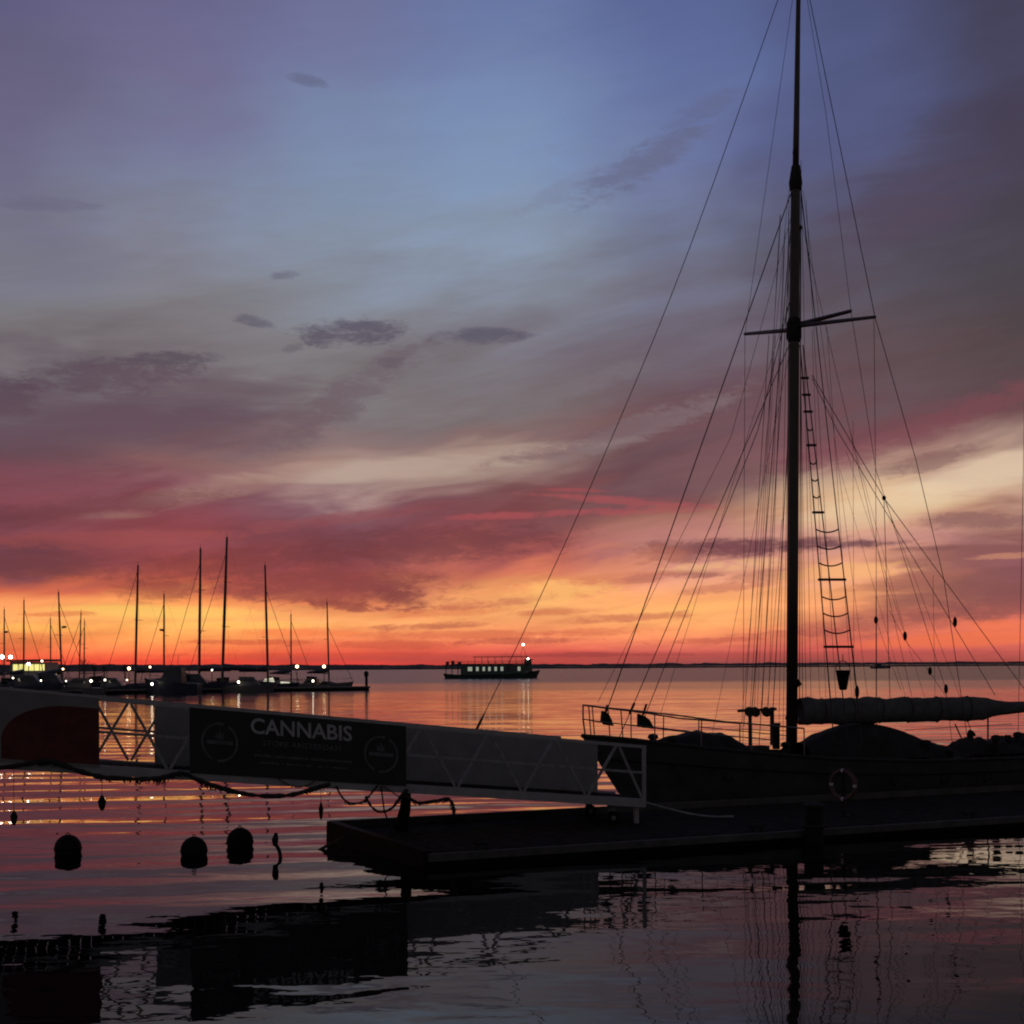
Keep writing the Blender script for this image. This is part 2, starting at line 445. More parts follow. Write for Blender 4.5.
def recentre(o):
    """put a one-mesh thing's origin at its own base"""
    me = o.data
    xs = [v.co for v in me.vertices]
    c = Vector((sum(v.x for v in xs) / len(xs), sum(v.y for v in xs) / len(xs), min(v.z for v in xs)))
    for v in me.vertices:
        v.co -= c
    o.location = c
    return o

def sag(a, b, d, n=12):
    a, b = Vector(a), Vector(b)
    return [a.lerp(b, i / n) - Vector((0, 0, d * 4 * (i / n) * (1 - i / n))) for i in range(n + 1)]

Z = Vector((0, 0, 1))

# ------------------------------------------------------------------ water
wm = bpy.data.materials.new('harbour_water')
wm.use_nodes = True
T = NT(wm.node_tree)
b = wm.node_tree.nodes['Principled BSDF']
geo = T.n('ShaderNodeNewGeometry')
ps = T.n('ShaderNodeSeparateXYZ')
T.link(geo.outputs['Position'], ps.inputs[0])
X, Y = ps.outputs[0], ps.outputs[1]
b.inputs['Base Color'].default_value = (.006, .006, .008, 1)
b.inputs['IOR'].default_value = 1.42
wob = T.noise(T.xyz(T.m('MULTIPLY', X, .006), T.m('MULTIPLY', Y, .02)), 1.0, 3.0)
dist = T.m('ADD', Y, T.m('MULTIPLY', T.m('SUBTRACT', wob, .5), 50.0))
windy = T.smooth(dist, 235.0, 275.0)                    # open water beyond the shelter of the marina
T.setin(b.inputs['Roughness'], T.m('ADD', T.smooth(Y, 20.0, 140.0, .012, .085), T.m('ADD', T.smooth(dist, 150.0, 190.0, 0.0, .09), T.m('MULTIPLY', windy, .09))))
# long low swell, crests lying across the view and slightly aslant
sx = T.m('ADD', T.m('MULTIPLY', X, .10), T.m('MULTIPLY', Y, .02))
sy = T.m('ADD', T.m('MULTIPLY', Y, .42), T.m('MULTIPLY', X, -.05))
swell = T.noise(T.xyz(sx, sy, 2.0), 1.0, 2.0, .45, .3)
phase = T.m('ADD', T.m('MULTIPLY', sy, 6.6), T.m('MULTIPLY', T.noise(T.xyz(T.m('MULTIPLY', X, .05), T.m('MULTIPLY', Y, .12), 6.0), 1.0, 2.0), 14.0))
crest = T.m('SINE', phase)
ripl = T.noise(T.xyz(T.m('MULTIPLY', X, .5), T.m('MULTIPLY', Y, 1.0), 5.0), 1.0, 2.0, .5, .2)
fine = T.noise(T.xyz(T.m('MULTIPLY', X, 2.2), T.m('MULTIPLY', Y, 3.2), 8.0), 1.0, 2.0, .5)
patch = T.smooth(T.noise(T.xyz(T.m('MULTIPLY', X, .06), T.m('MULTIPLY', Y, .13), 1.0), 1.0, 2.0), .38, .62)
calm = T.m('ADD', T.smooth(Y, 15.0, 25.0, .22, 1.0), T.smooth(Y, 60.0, 160.0, .0, .7))                # stiller close under the quay
h = T.m('MULTIPLY', T.m('ADD', T.m('MULTIPLY', swell, .075), T.m('MULTIPLY', crest, T.m('ADD', .0045, T.m('MULTIPLY', patch, .0055)))), calm)
h = T.m('ADD', h, T.m('MULTIPLY', T.m('MULTIPLY', ripl, .016), T.m('ADD', .5, T.m('MULTIPLY', patch, .5))))
h = T.m('ADD', h, T.m('MULTIPLY', fine, .0022))
bp = T.n('ShaderNodeBump')
bp.inputs['Strength'].default_value = 1.0
bp.inputs['Distance'].default_value = 1.0
T.link(h, bp.inputs['Height'])
T.link(bp.outputs[0], b.inputs['Normal'])
mb = MB()
mb.add([(-30000, -200, 0), (30000, -200, 0), (30000, 40000, 0), (-30000, 40000, 0)], [(0, 1, 2, 3)])
tag(mb.build('water', wm), kind='structure')

# ------------------------------------------------------------------ far shore and breakwater
def strip(name, D, depth, prof, step, amp, m_, base=-1.0):
    """low land from one azimuth to another; prof = [(column, height in metres)]"""
    mb = MB()
    rows = [[], [], [], []]
    px = prof[0][0]
    while px <= prof[-1][0]:
        for (p0, h0), (p1, h1) in zip(prof, prof[1:]):
            if p0 <= px <= p1:
                hh = h0 + (h1 - h0) * (px - p0) / (p1 - p0)
                break
        x = (px - 512) / F * D
        nz = mnoise.fractal(Vector((px * .045, D * .01, 0)), 1.0, 2.0, 5) * amp + mnoise.noise(Vector((px * .6, 3.3, 0))) * amp * .35
        hh = max(.15 * hh, hh + nz)
        rows[0].append((x, D, base)); rows[1].append((x, D + depth * .2, hh * .75)); rows[2].append((x, D + depth * .6, hh)); rows[3].append((x, D + depth, base))
        px += step
    mb.grid(rows)
    return mb.build(name, m_)

tag(strip('far_shore', 4200, 500, [(-700, 22), (0, 20), (200, 15), (400, 10), (700, 9), (1024, 8), (1800, 9)], 1.5, 4.0, M['earth']), kind='structure')
bw = strip('breakwater', 1500, 14, [(-500, 2.6), (300, 2.3), (560, 2.2), (760, 1.9), (1500, 1.9)], 1.0, .35, M['stone'])
tag(bw, 'long low dark stone breakwater lying along the horizon across the bay', 'breakwater')

# ------------------------------------------------------------------ pontoon
ua = Vector((.9303, .3667, 0)); na = Vector((-.3667, .9303, 0))
PA = Vector((-2.1, 21.2, 0))
def P(s, w, z):
    return PA + ua * (s + .75 * max(0.0, 1 - s / 4.0) * (1 - w / 4.0)) + na * w + Z * z
PW, PL = 4.0, 24.0
t = empty('pontoon', P(PL / 2, PW / 2, 0), 'long dark floating pontoon between the sailing boat and the viewer, the gangway landing on it', 'pontoon')
mb = MB()
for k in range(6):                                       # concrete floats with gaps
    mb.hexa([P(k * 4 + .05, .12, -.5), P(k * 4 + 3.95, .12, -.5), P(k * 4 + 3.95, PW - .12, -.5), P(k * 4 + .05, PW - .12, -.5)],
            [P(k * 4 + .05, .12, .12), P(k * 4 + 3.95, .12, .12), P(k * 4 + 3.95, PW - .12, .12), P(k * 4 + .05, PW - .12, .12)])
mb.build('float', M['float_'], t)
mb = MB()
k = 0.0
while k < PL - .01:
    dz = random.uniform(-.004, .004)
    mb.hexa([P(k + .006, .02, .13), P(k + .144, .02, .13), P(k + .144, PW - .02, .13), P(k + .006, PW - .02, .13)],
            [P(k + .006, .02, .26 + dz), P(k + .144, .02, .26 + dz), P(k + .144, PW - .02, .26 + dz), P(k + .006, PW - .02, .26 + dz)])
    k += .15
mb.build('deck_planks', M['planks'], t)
for (w0, w1, zt) in ((-.1, .02, .25), (PW - .02, PW + .1, .40)):
    MB().hexa([P(-.1, w0, .12), P(PL, w0, .12), P(PL, w1, .12), P(-.1, w1, .12)],
              [P(-.1, w0, zt), P(PL, w0, zt), P(PL, w1, zt), P(-.1, w1, zt)]).build('fender_timber', M['fender'], t)
MB().hexa([P(-.22, 0.02, -.3), P(-.02, .02, -.3), P(-.02, PW - .02, -.3), P(-.22, PW - .02, -.3)],
          [P(-.2, 0.02, .30), P(-.02, .02, .30), P(-.02, PW - .02, .41), P(-.2, PW - .02, .41)]).build('end_timber', M['rubber'], t)
for (s, w) in ((2.4, PW - .35), (4.1, PW - .3), (1.2, .12), (7.4, .12), (12.6, .12)):
    mb = MB()
    c = P(s, w, .26)
    mb.tube([c - ua * .09, c - ua * .09 + Z * .1], .03, 8)
    mb.tube([c + ua * .09, c + ua * .09 + Z * .1], .03, 8)
    mb.tube([c - ua * .2 + Z * .12, c - ua * .1 + Z * .1, c + ua * .1 + Z * .1, c + ua * .2 + Z * .12], [.02, .035, .035, .02], 8)
    mb.build('mooring_cleat', M['iron'], t)

# pile in front of the pontoon
pb = at(814, 838, 24.1); pb.z = 0
t = empty('mooring_pile', pb, 'thick dark round pile against the front of the pontoon below the life ring', 'pile')
MB().tube([pb - Z * 1.0, pb + Z * .72], .19, 16).build('shaft', M['wood'], t, True)
MB().tube([pb + Z * .72, pb + Z * .77, pb + Z * .82], [.21, .21, .06], 16).build('cap', M['iron'], t)
MB().torus(pb + Z * .36, .23, .03, Vector((1, 0, 0)), Vector((0, 1, 0)), 24, 8).build('guide_hoop', M['iron'], t)

# life ring on its post
lc = at(843, 785, 26.2)
post = Vector((lc.x + .05, lc.y + .14, .26))
t = empty('lifebuoy_stand', post, 'slim dark post on the pontoon that carries the life ring', 'post')
MB().tube([post, Vector((post.x, post.y, lc.z + .42))], .045, 10).build('upright', M['iron'], t)
MB().box((post.x, post.y, .272), (.26, .26, .024)).build('foot_plate', M['iron'], t)
MB().tube([Vector((post.x, post.y, lc.z + .27)), Vector((lc.x, lc.y - .02, lc.z + .26)), Vector((lc.x, lc.y - .07, lc.z + .3))], .018, 8).build('hook', M['iron'], t)
t = empty('life_ring', lc - Z * .36, 'round life ring with four pale bands hung on a post beside the dark hull', 'life ring')
e1 = Vector((.62, -.785, 0))
MB().torus(lc, .30, .042, e1, Z, 48, 12).build('ring', M['ring'], t, True)
for a in (0, 90, 180, 270):
    MB().torus(lc, .30, .046, e1, Z, 5, 12, R(a - 5), R(a + 5)).build('reflective_band', M['tape'], t, True)
mb = MB()
for a in (0, 90, 180, 270):
    pts = []
    for i in range(9):
        q = R(a + 90 * i / 8)
        rr = .352 + .035 * math.sin(math.pi * i / 8)
        pts.append(lc + (e1 * math.cos(q) + Z * math.sin(q)) * rr)
    mb.tube(pts, .008, 5)
mb.build('grab_line', M['rope'], t)

# ------------------------------------------------------------------ gangway
GR = at(643, 803, 25.3); GL = at(0, 764, 21.7)
gdir = (GL - GR); GLEN = gdir.length; gd = gdir / GLEN
gh = Vector((gd.x, gd.y, 0)).normalized()
gn = Vector((-gh.y, gh.x, 0))
if gn.y < 0: gn = -gn                                    # away from the viewer
GT = 1.15                                                # height of the truss
GW = 1.55
def G(q, hgt, w=0.0):
    return GR + gd * q + Z * (hgt * (1 + (.12 * q / GLEN if hgt > 0 else 0))) + gn * w
def gq(px, w=0.0):
    """distance along the gangway seen at a column"""
    a = (px - 512) / F
    b0 = GR + gn * w
    return (a * b0.y - b0.x) / (gd.x - a * gd.y)
GEND = GLEN + 3.0
t = empty('gangway', G(0, 0, GW / 2), 'long grey lattice gangway sloping down from the left onto the pontoon', 'gangway')
t.location.z = .26
def bar(mb, p, q, wd, hg):
    d = (q - p)
    L = d.length
    d /= L
    e = gn
    g = e.cross(d).normalized()
    mb.box((p + q) / 2, (L, wd, hg), (d, e, g))
qa, qb = gq(617), gq(129)
nb = round((qb - qa) / 1.28)
BAY = (qb - qa) / nb
for w, q00 in ((0.0, 0.0), (GW, 1.3)):
    mb = MB(); bar(mb, G(0, .0, w), G(GEND, .0, w), .07, .17); mb.build('bottom_chord', M['alu'], t)
    mb = MB(); bar(mb, G(q00 - .03, GT, w), G(GEND, GT, w), .06, .06); mb.build('top_chord', M['alu'], t)
    mb = MB(); bar(mb, G(q00 - .01, GT * .54, w), G(GEND, GT * .54, w), .04, .045); mb.build('mid_rail', M['brace'], t)
    mb = MB(); bar(mb, G(q00 - .02, -.08, w), G(q00 - .03, GT + .03, w), .06, .07); mb.build('end_post', M['alu'], t)
    mb = MB()
    for k in range(-1, nb + 6):
        pk = qa + BAY * k + (0 if w == 0 else BAY * .5)
        for s_ in (-1, 1):
            q0, q1 = pk + s_ * .03, pk + s_ * BAY * .48
            if q1 < q00 + .02 and q0 > q00:
                q1 = q00 + .02
            if q0 < q00 or q1 > GEND or q0 > GEND: continue
            bar(mb, G(q0, GT - .03, w), G(q1, .09, w), .045, .05)
    mb.build('diagonal_braces', M['brace'], t)
mb = MB()
q = .05
while q < GEND:
    mb.box(G(q, .03, GW / 2), (.17, GW - .075, .03), (gd, gn, gn.cross(gd)))
    q += .19
mb.build('tread_slats', M['planks'], t)
def gpanel(px0, px1, name, m_, w=GW - .06, h0=.06, h1=GT - .035, th=.012):
    q0, q1 = gq(px0, w), gq(px1, w)
    return MB().hexa([G(q0, h0, w), G(q1, h0, w), G(q1, h0, w + th), G(q0, h0, w + th)], [G(q0, h1, w), G(q1, h1, w), G(q1, h1, w + th), G(q0, h1, w + th)]).build(name, m_, t)
gpanel(154, 215, 'mesh_panel', M['panel'])
gpanel(396, 597, 'mesh_panel', M['panel'])
# wheels under the lower end
for w in (.12, GW - .12):
    c = G(.62, 0, w); c.z = .26 + .13
    hub = MB(); hub.tube([c - gn * .055, c + gn * .055], .05, 14); 
    wheel = MB().tube([c - gn * .045, c + gn * .045], .13, 20).build('wheel', M['rubber'], t)
    hub.build('hub', M['steel'], wheel)
    MB().hexa([c + gd * -.05 + gn * .06, c + gd * .05 + gn * .06, c + gd * .05 + gn * .08, c + gd * -.05 + gn * .08],
              [G(.52, -.08, w + .06), G(.72, -.08, w + .06), G(.72, -.08, w + .08), G(.52, -.08, w + .08)]).build('wheel_bracket', M['steel'], t)
    f = G(.1, 0, w); f.z = .26
    MB().tube([f, G(.1, -.08, w)], .055, 12).build('rest_foot', M['alu'], t)

# banners on the gangway's near side
WB = -.052
def banner(px0, px1, name, label, m_, th=.008, h0=.05, h1=GT + .0):
    q0, q1 = gq(px1), gq(px0)
    root = empty(name, G((q0 + q1) / 2, h0, WB), label, 'banner')
    mb = MB()
    n = 24
    rows = []
    for th_ in (0, th):
        for i in range(2):
            rows.append([G(q1 + (q0 - q1) * k / n, h0 if i == 0 else h1, WB - th_ + .004 * math.sin(k * 1.7 + i)) for k in range(n + 1)])
    r0, r1, r2, r3 = rows
    mb.grid([r0, r1, r3, r2, r0])
    mb.build('cloth', m_, root)
    return root, q1, q0
def place2d(mb_pts, q_left, hbase, off, sc_=1.0):
    """flat (a, b) to the banner plane; a runs to the right along the gangway, b is up"""
    return [G(q_left - a * sc_, hbase + b_ * sc_, WB - off) for (a, b_) in mb_pts]

bl, ql, qr = banner(189, 405, 'black_banner', 'black banner lettered CANNABIS between two ring emblems on the gangway side', M['blackcloth'])
def text_mesh(body, size, bold=0.0):
    cu = bpy.data.curves.new('t', 'FONT')
    cu.body = body; cu.size = size; cu.offset = bold; cu.resolution_u = 3
    ob = bpy.data.objects.new('t', cu)
    me = bpy.data.meshes.new_from_object(ob)
    pts = [(v.co.x, v.co.y) for v in me.vertices]
    fs = [tuple(p.vertices) for p in me.polygons]
    bpy.data.objects.remove(ob); bpy.data.curves.remove(cu); bpy.data.meshes.remove(me)
    return pts, fs
def put_text(body, px0, px1, hb, hgt, m_, name, bold):
    pts, fs = text_mesh(body, 1.0, bold)
    x0 = min(p[0] for p in pts); x1 = max(p[0] for p in pts); y1 = max(p[1] for p in pts); y0 = min(p[1] for p in pts)
    qL, qR = gq(px0), gq(px1)
    W_ = qL - qR
    P2 = [((x - x0) / (x1 - x0) * W_, (y - y0) / (y1 - y0) * hgt) for x, y in pts]
    mb = MB(); mb.add(place2d(P2, qL, hb, .014), fs)
    mb.build(name, m_, bl)
put_text('CANNABIS', 250, 351, .79, .275, M['letter'], 'lettering', .018)
put_text('STORE AMSTERDAM', 262, 340, .60, .095, M['letterdim'], 'lettering', .012)
mb = MB()
for (pa, pb_, hb, hh) in ((254, 349, .40, .05), (258, 345, .285, .035)):     # small print too blurred to read
    q0, q1 = gq(pa), gq(pb_)
    q = q0
    while q > q1:
        w_ = random.uniform(.02, .05)
        if random.random() > .16:
            h_ = hh * random.uniform(.75, 1.0)
            vs = place2d([(0, 0), (w_, 0), (w_, h_), (0, h_)], q, hb, .014)
            mb.add(vs, [(0, 1, 2, 3)])
        q -= w_ + .014
tag(mb.build('small_print', M['letterdim'], bl), kind='stuff')
for pc in (219, 380):
    qc, hc = gq(pc), .60
    mb = MB()
    def annulus(r0, r1, a0, a1, n=40):
        o = []
        for i in range(n + 1):
            a = R(a0 + (a1 - a0) * i / n)
            o += [(r0 * math.cos(a), r0 * math.sin(a)), (r1 * math.cos(a), r1 * math.sin(a))]
        mb.add(place2d(o, qc, hc, .014), [(2 * i, 2 * i + 2, 2 * i + 3, 2 * i + 1) for i in range(n)])
    annulus(.295, .335, 75, 245); annulus(.295, .335, 262, 420)
    annulus(.0, .022, 0, 360, 10)
    mb.add(place2d([(-.24, -.035), (.24, -.035), (.24, .03), (-.24, .03)], qc, hc, .014), [(0, 1, 2, 3)])
    for a in (-62, -32, 0, 32, 62):                       # a small leaf over the bar
        a = R(a); L = .19 - abs(a) * .06
        d, e = (math.sin(a), math.cos(a)), (math.cos(a), -math.sin(a))
        mb.add(place2d([(0, .05), (d[0] * L * .5 + e[0] * .018, .05 + d[1] * L * .5 + e[1] * .018), (d[0] * L, .05 + d[1] * L), (d[0] * L * .5 - e[0] * .018, .05 + d[1] * L * .5 - e[1] * .018)], qc, hc, .014), [(0, 1, 2, 3)])
    mb.build('ring_emblem', M['ringprint'], bl)

rb, ql, qr = banner(-70, 99, 'red_banner', 'grey banner printed with a dark red rounded shape at the high end of the gangway', M['greycloth'], h1=GT + .02)
pts = [(0, 0)]
q0r = gq(1)
Wr = q0r - gq(98.5)
rc = .95
poly = [(0, .09)]
for i in range(13):
    a = R(180 - 90 * i / 12)
    poly.append((1.15 + 1.15 * math.cos(a), .38 + .62 * math.sin(a)))
poly += [(Wr, 1.0), (Wr, .09)]
mb = MB()
mb.add(place2d(poly, q0r, 0, .014), [tuple(range(len(poly)))])
mb.build('red_print', M['redprint'], rb)

# ------------------------------------------------------------------ ropes and hoses under the gangway
def gpt(px, py, w=-.1):
    """a point under the gangway at a lateral distance w from its near truss"""
    q = gq(px, w)
    d = G(q, 0, w).y
    return at(px, py, d)
def smoothline(pts, n=5):
    out = []
    for i in range(len(pts) - 1):
        p0, p1, p2, p3 = pts[max(i - 1, 0)], pts[i], pts[i + 1], pts[min(i + 2, len(pts) - 1)]
        for k in range(n):
            u = k / n
            out.append(.5 * ((2 * p1) + (p2 - p0) * u + (2 * p0 - 5 * p1 + 4 * p2 - p3) * u * u + (3 * p1 - p0 - 3 * p2 + p3) * u ** 3))
    out.append(pts[-1])
    return out
def line_thing(name, pix, r, m_, label, cat, w=-.1, shaggy=0.0, group=None):
    pts = smoothline([gpt(x, y, w) for x, y in pix], 7)
    rs = [r * (1 + shaggy * mnoise.noise(Vector((i * .5, r * 99, pix[0][0])))) for i in range(len(pts))]
    mb = MB(); mb.tube(pts, rs, 8)
    if shaggy:
        for i, p in enumerate(pts):
            k = mnoise.noise(Vector((i * .23, pix[0][0] * .37, 1.5)))
            for _ in range(int(max(0, k + .12) * 9)):
                L = random.uniform(.03, .16) * shaggy * (.6 + k)
                q = p + Vector((random.uniform(-.04, .04), random.uniform(-.02, .02), -r * .4))
                mb.tube([q, q + Vector((random.uniform(-.03, .03), 0, -L * .6)), q + Vector((random.uniform(-.05, .05), 0, -L))], [.016, .012, .004], 4)
    o = recentre(mb.build(name, m_))
    tag(o, label, cat, group)
    return o
line_thing('mooring_rope', [(-30, 770), (8, 767), (30, 763), (50, 761), (66, 766), (82, 772), (102, 777), (135, 779), (160, 778), (182, 773), (198, 780), (215, 786), (240, 793), (265, 796), (290, 795), (310, 790), (330, 784)],
           .042, M['weed'], 'thick weedy rope hanging in two long loops under the gangway', 'rope', shaggy=.7)
line_thing('thin_line', [(275, 776), (285, 783), (297, 787), (308, 785), (318, 779)], .012, M['rope'], 'thin line sagging in one short loop under the black banner', 'rope')
line_thing('hose', [(336, 786), (342, 797), (350, 803), (362, 802), (370, 795), (378, 785)], .018, M['weed'], 'thin hose looping close under the gangway by the pontoon end', 'hose', shaggy=.4)
line_thing('hose', [(366, 796), (371, 806), (380, 812), (392, 808), (400, 797), (407, 789)], .024, M['weed'], 'hose drooping lowest behind the slanting timber under the gangway', 'hose', shaggy=.6)
line_thing('hose', [(404, 795), (412, 800), (420, 803), (436, 801), (448, 799), (453, 806), (454, 816)], .034, M['weed'], 'thick hose bending down onto the pontoon end from the gangway', 'hose', shaggy=.5)
line_thing('thin_line', [(383, 786), (392, 792), (402, 799)], .012, M['rope'], 'short thin line slanting down to the leaning timber', 'rope')
# a leaning timber and a thin rod at the pontoon's end
p0, p1 = P(.95, PW - .9, .26), gpt(407, 789, .1)
tag(recentre(MB().tube([p0, p0.lerp(p1, .5) + Vector((.03, 0, .02)), p1], [.14, .11, .08], 8).build('leaning_timber', M['wood'])),
    'dark timber leaning from the pontoon end up to the gangway', 'timber')
p0 = P(.55, PW - 1.4, .26); pz = gpt(381, 786, -.1)
tag(recentre(MB().tube([p0, p0.lerp(pz, .5) + Vector((-.05, 0, 0)), pz], .016, 6).build('thin_rod', M['iron'])),
    'thin upright rod between pontoon end and gangway', 'rod')
# pale mooring hose lying from the gangway's foot along the pontoon
pts = smoothline([G(-.04, .0, .5) + Z * .02, P(6.9, 2.6, .44), P(7.3, 2.45, .34), P(7.7, 2.25, .29), P(8.1, 2.1, .29)], 8)
tag(recentre(MB().tube(pts, .022, 8).build('water_hose', M['brace'])), 'pale hose curving from the gangway foot along the pontoon', 'hose')
# mooring line from the pontoon's end into the water
pts = [P(-.22, PW - .9, .2), P(-.55, PW - 1.0, .1), P(-.95, PW - 1.1, -.06)]
tag(recentre(MB().tube(pts, .03, 8).build('mooring_line', M['rope'])), 'short mooring line running from the pontoon corner into the water', 'rope')

# small floats hanging on lines from the gangway
for (px, py, hw, hh, lab) in ((102, 803, .075, .14, 'small dark float hanging on a thin line under the open lattice bay'),
                              (14, 818, .065, .13, 'small dark float hanging on a thin line under the red banner'),
                              (321, 811, .045, .16, 'slim dark float hanging on a thin line beside the pontoon corner')):
    c = gpt(px, py, -.09)
    top = G(gq(px, -.09), -.08, -.09)
    t = empty('hanging_float', c - Z * hh, lab, 'float', 'floats hanging under the gangway')
    MB().tube([c - Z * hh, c - Z * hh * .6, c + Z * hh * .25, c + Z * hh * .7, c + Z * hh], [.015, hw * .7, hw, hw * .55, .018], 10).build('float_body', M['buoy'], t, True)
    MB().tube([c + Z * hh, Vector((c.x, c.y, top.z))], .005, 5).build('line', M['rope'], t)

# big round mooring buoys
for (px, py, lab) in ((68, 853, 'dark round mooring buoy floating furthest left, on its own'),
                      (194, 855, 'dark round mooring buoy, the nearer one of the close pair'),
                      (240, 846, 'dark round mooring buoy, the farther one of the pair, next to the bent stick')):
    D = 3.5 / ((py - HZ + (px - 512) * ROLL) / F)
    c = at(px, py, D); c.z = 0
    t = empty('mooring_buoy', c, lab, 'buoy', 'round mooring buoys')
    k = 13.2 / F * D
    MB().ball(c + Z * (k * .35), (k, k, k * 1.05), 28, 18).build('buoy_body', M['buoy'], t, True)
    MB().torus(c + Z * (k * 1.42), k * .12, k * .035, Vector((1, 0, 0)), Z, 16, 6).build('top_eye', M['iron'], t)
    MB().torus(c + Z * (k * .33), k * 1.0, k * .05, Vector((1, 0, 0)), Vector((0, 1, 0)), 28, 6).build('rubbing_band', M['rubber'], t)
# bent stick poking out of the water
D = 3.5 / ((857 - HZ + (277 - 512) * ROLL) / F)
pts = [at(x, y, D) for x, y in ((280.5, 860), (280, 854), (278.5, 849), (275.5, 844), (274.5, 840), (275.5, 836), (276, 833))]
tag(recentre(MB().tube(smoothline(pts, 4), .035, 8).tube([at(276, 834, D), at(275, 840, D), at(275.2, 846, D)], [.035, .065, .04], 8).build('bent_stick', M['wood'])),
    'bent dark stick poking out of the water right of the buoys', 'stick')
# ------------------------------------------------------------------ the moored sailing boat
BOW = Vector((1.67, 29.16, 0))
def H(s, w, z):
    return BOW + ua * s + na * w + Z * z
def bs(px, w):
    a = (px - 512) / F
    return (a * (BOW.y + na.y * w) - BOW.x - na.x * w) / (ua.x - a * ua.y)
def bp_(px, py, w):
    s = bs(px, w)
    return at(px, py, (BOW + ua * s + na * w).y)
SHIP = 16.5
t = empty('sailing_boat', H(SHIP / 2, 0, 0), 'large dark sailing boat with one tall mast moored behind the pontoon', 'sailing boat')
boat = t
def interp(tab, x):
    for (x0, y0), (x1, y1) in zip(tab, tab[1:]):
        if x <= x1:
            return y0 + (y1 - y0) * max(0, (x - x0)) / (x1 - x0)
    return tab[-1][1]
BEAM = [(0, .05), (.04, .34), (.1, .74), (.2, 1.25), (.35, 1.62), (.5, 1.75), (.7, 1.7), (.88, 1.5), (1, 1.15)]
SHEER = [(0, 1.82), (.08, 1.68), (.15, 1.52), (.25, 1.33), (.35, 1.18), (.5, 1.06), (.75, 1.02), (.88, 1.12), (1, 1.3)]
ST = [0, .015, .04, .07, .1, .15, .2, .28, .35, .43, .5, .6, .7, .8, .88, .95, 1.0]
LEV = [-.6, -.25, 0.0, .25, .5, .72, .9, 1.0]              # below zero: metres; above: share of the sheer
def hullpt(a, lv, side, out=0.0):
    sh = interp(SHEER, a)
    z = lv if lv <= 0 else lv * sh
    s0 = 1.25 * (1 - max(z, -.6) / 1.8)
    s1 = SHIP - .5 * (1 - z / 1.66)
    s = s0 + a * (s1 - s0)
    fl = .78 + .22 * (max(z, 0) / sh) ** .8 if z >= 0 else .78 + z * .35
    bm = interp(BEAM, a) * (fl if a > 0.0 else 1) + out
    return H(s, side * bm, z)
mb = MB()
for side in (-1, 1):
    rows = [[hullpt(a, lv, side) for lv in LEV] for a in ST]
    mb.grid(rows)
rows = [[hullpt(0, lv, -1), hullpt(0, lv, 1)] for lv in LEV]; mb.grid(rows)
rows = [[hullpt(1, lv, -1), hullpt(1, lv, 1)] for lv in LEV]; mb.grid(rows)
mb.build('hull', M['hull'], boat, True)
mb = MB()
mb.grid([[hullpt(a, .9, sd_, -.02) if abs(sd_) == 1 else hullpt(a, .9, 1).lerp(hullpt(a, .9, -1), .5) + Z * .06 for sd_ in (-1, 0, 1)] for a in ST])
mb.build('deck', M['deck'], boat)
for side in (-1, 1):
    pts = [hullpt(a, 1.0, side, -.02) + Z * .02 for a in ST]
    MB().tube(pts, .05, 8).build('cap_rail', M['strake'], boat)
    pts = [hullpt(a, .72, side, .015) for a in ST[1:]]
    MB().tube(pts, .035, 8).build('rubbing_strake', M['strake'], boat)
for px in (727, 890, 943, 990):
    s = bs(px, -1.8)
    p = bp_(px, 789 if px < 900 else 787, -1.83)
    a = s / SHIP
    p = hullpt(a, .58, -1, .01)
    MB().torus(p, .11, .025, ua, Z, 20, 6).build('porthole', M['strake'], boat)
# bowsprit
tipp = H(-3.02, 0, 1.42)
MB().tube([H(1.6, 0, 1.5), H(0.3, 0, 1.47), H(-1.5, 0, 1.45), tipp], [.12, .12, .1, .07], 12).build('bowsprit', M['spar'], boat, True)
# mast
MD = (BOW + ua * 5.86).y
mt = [at(x, y, MD) for x, y in ((791.5, 762), (793, 560), (794, 335), (795.5, 190), (796, 168))]
mt[0].z = 1.2
mast = MB().tube(mt, [.145, .14, .135, .12, .11], 16).build('mast', M['spar'], boat, True)
tm = [at(x, y, MD) for x, y in ((795.5, 182), (796.5, 120), (798, 20), (799.5, -62))]
MB().tube(tm, [.085, .075, .06, .05], 14).build('topmast', M['spar'], mast, True)
MB().tube([at(795.5, 190, MD), at(795.6, 183, MD), at(795.9, 166, MD)], [.15, .17, .11], 14).build('hound_band', M['iron'], mast)
MB().tube([at(794, 342, MD), at(794, 338, MD), at(794, 324, MD), at(794, 318, MD)], [.15, .19, .19, .14], 14).build('spreader_band', M['iron'], mast)
for pa, pb_, r in ((at(796, 152, MD), at(793, 152, MD), .07), (at(800, 226, MD), at(797, 233, MD), .07), (at(800, 682, MD), at(793, 686, MD), .09), (at(786, 717, MD), at(794, 719, MD), .07)):
    MB().tube([pa, pb_], r, 8).build('mast_fitting', M['iron'], mast)
masthead = tm[-1]
def spar(pa, pb_, r0, r1):
    MB().tube([pa, pb_], [r0, r1], 10).build('spreader', M['spar'], mast)
spar(at(792, 330, MD), at(745, 334, MD + 2.0), .06, .045)
spar(at(796, 325, MD), at(851, 311, MD - 1.3), .06, .045)
spar(at(796, 326, MD), at(875, 317, MD - 2.4), .06, .04)
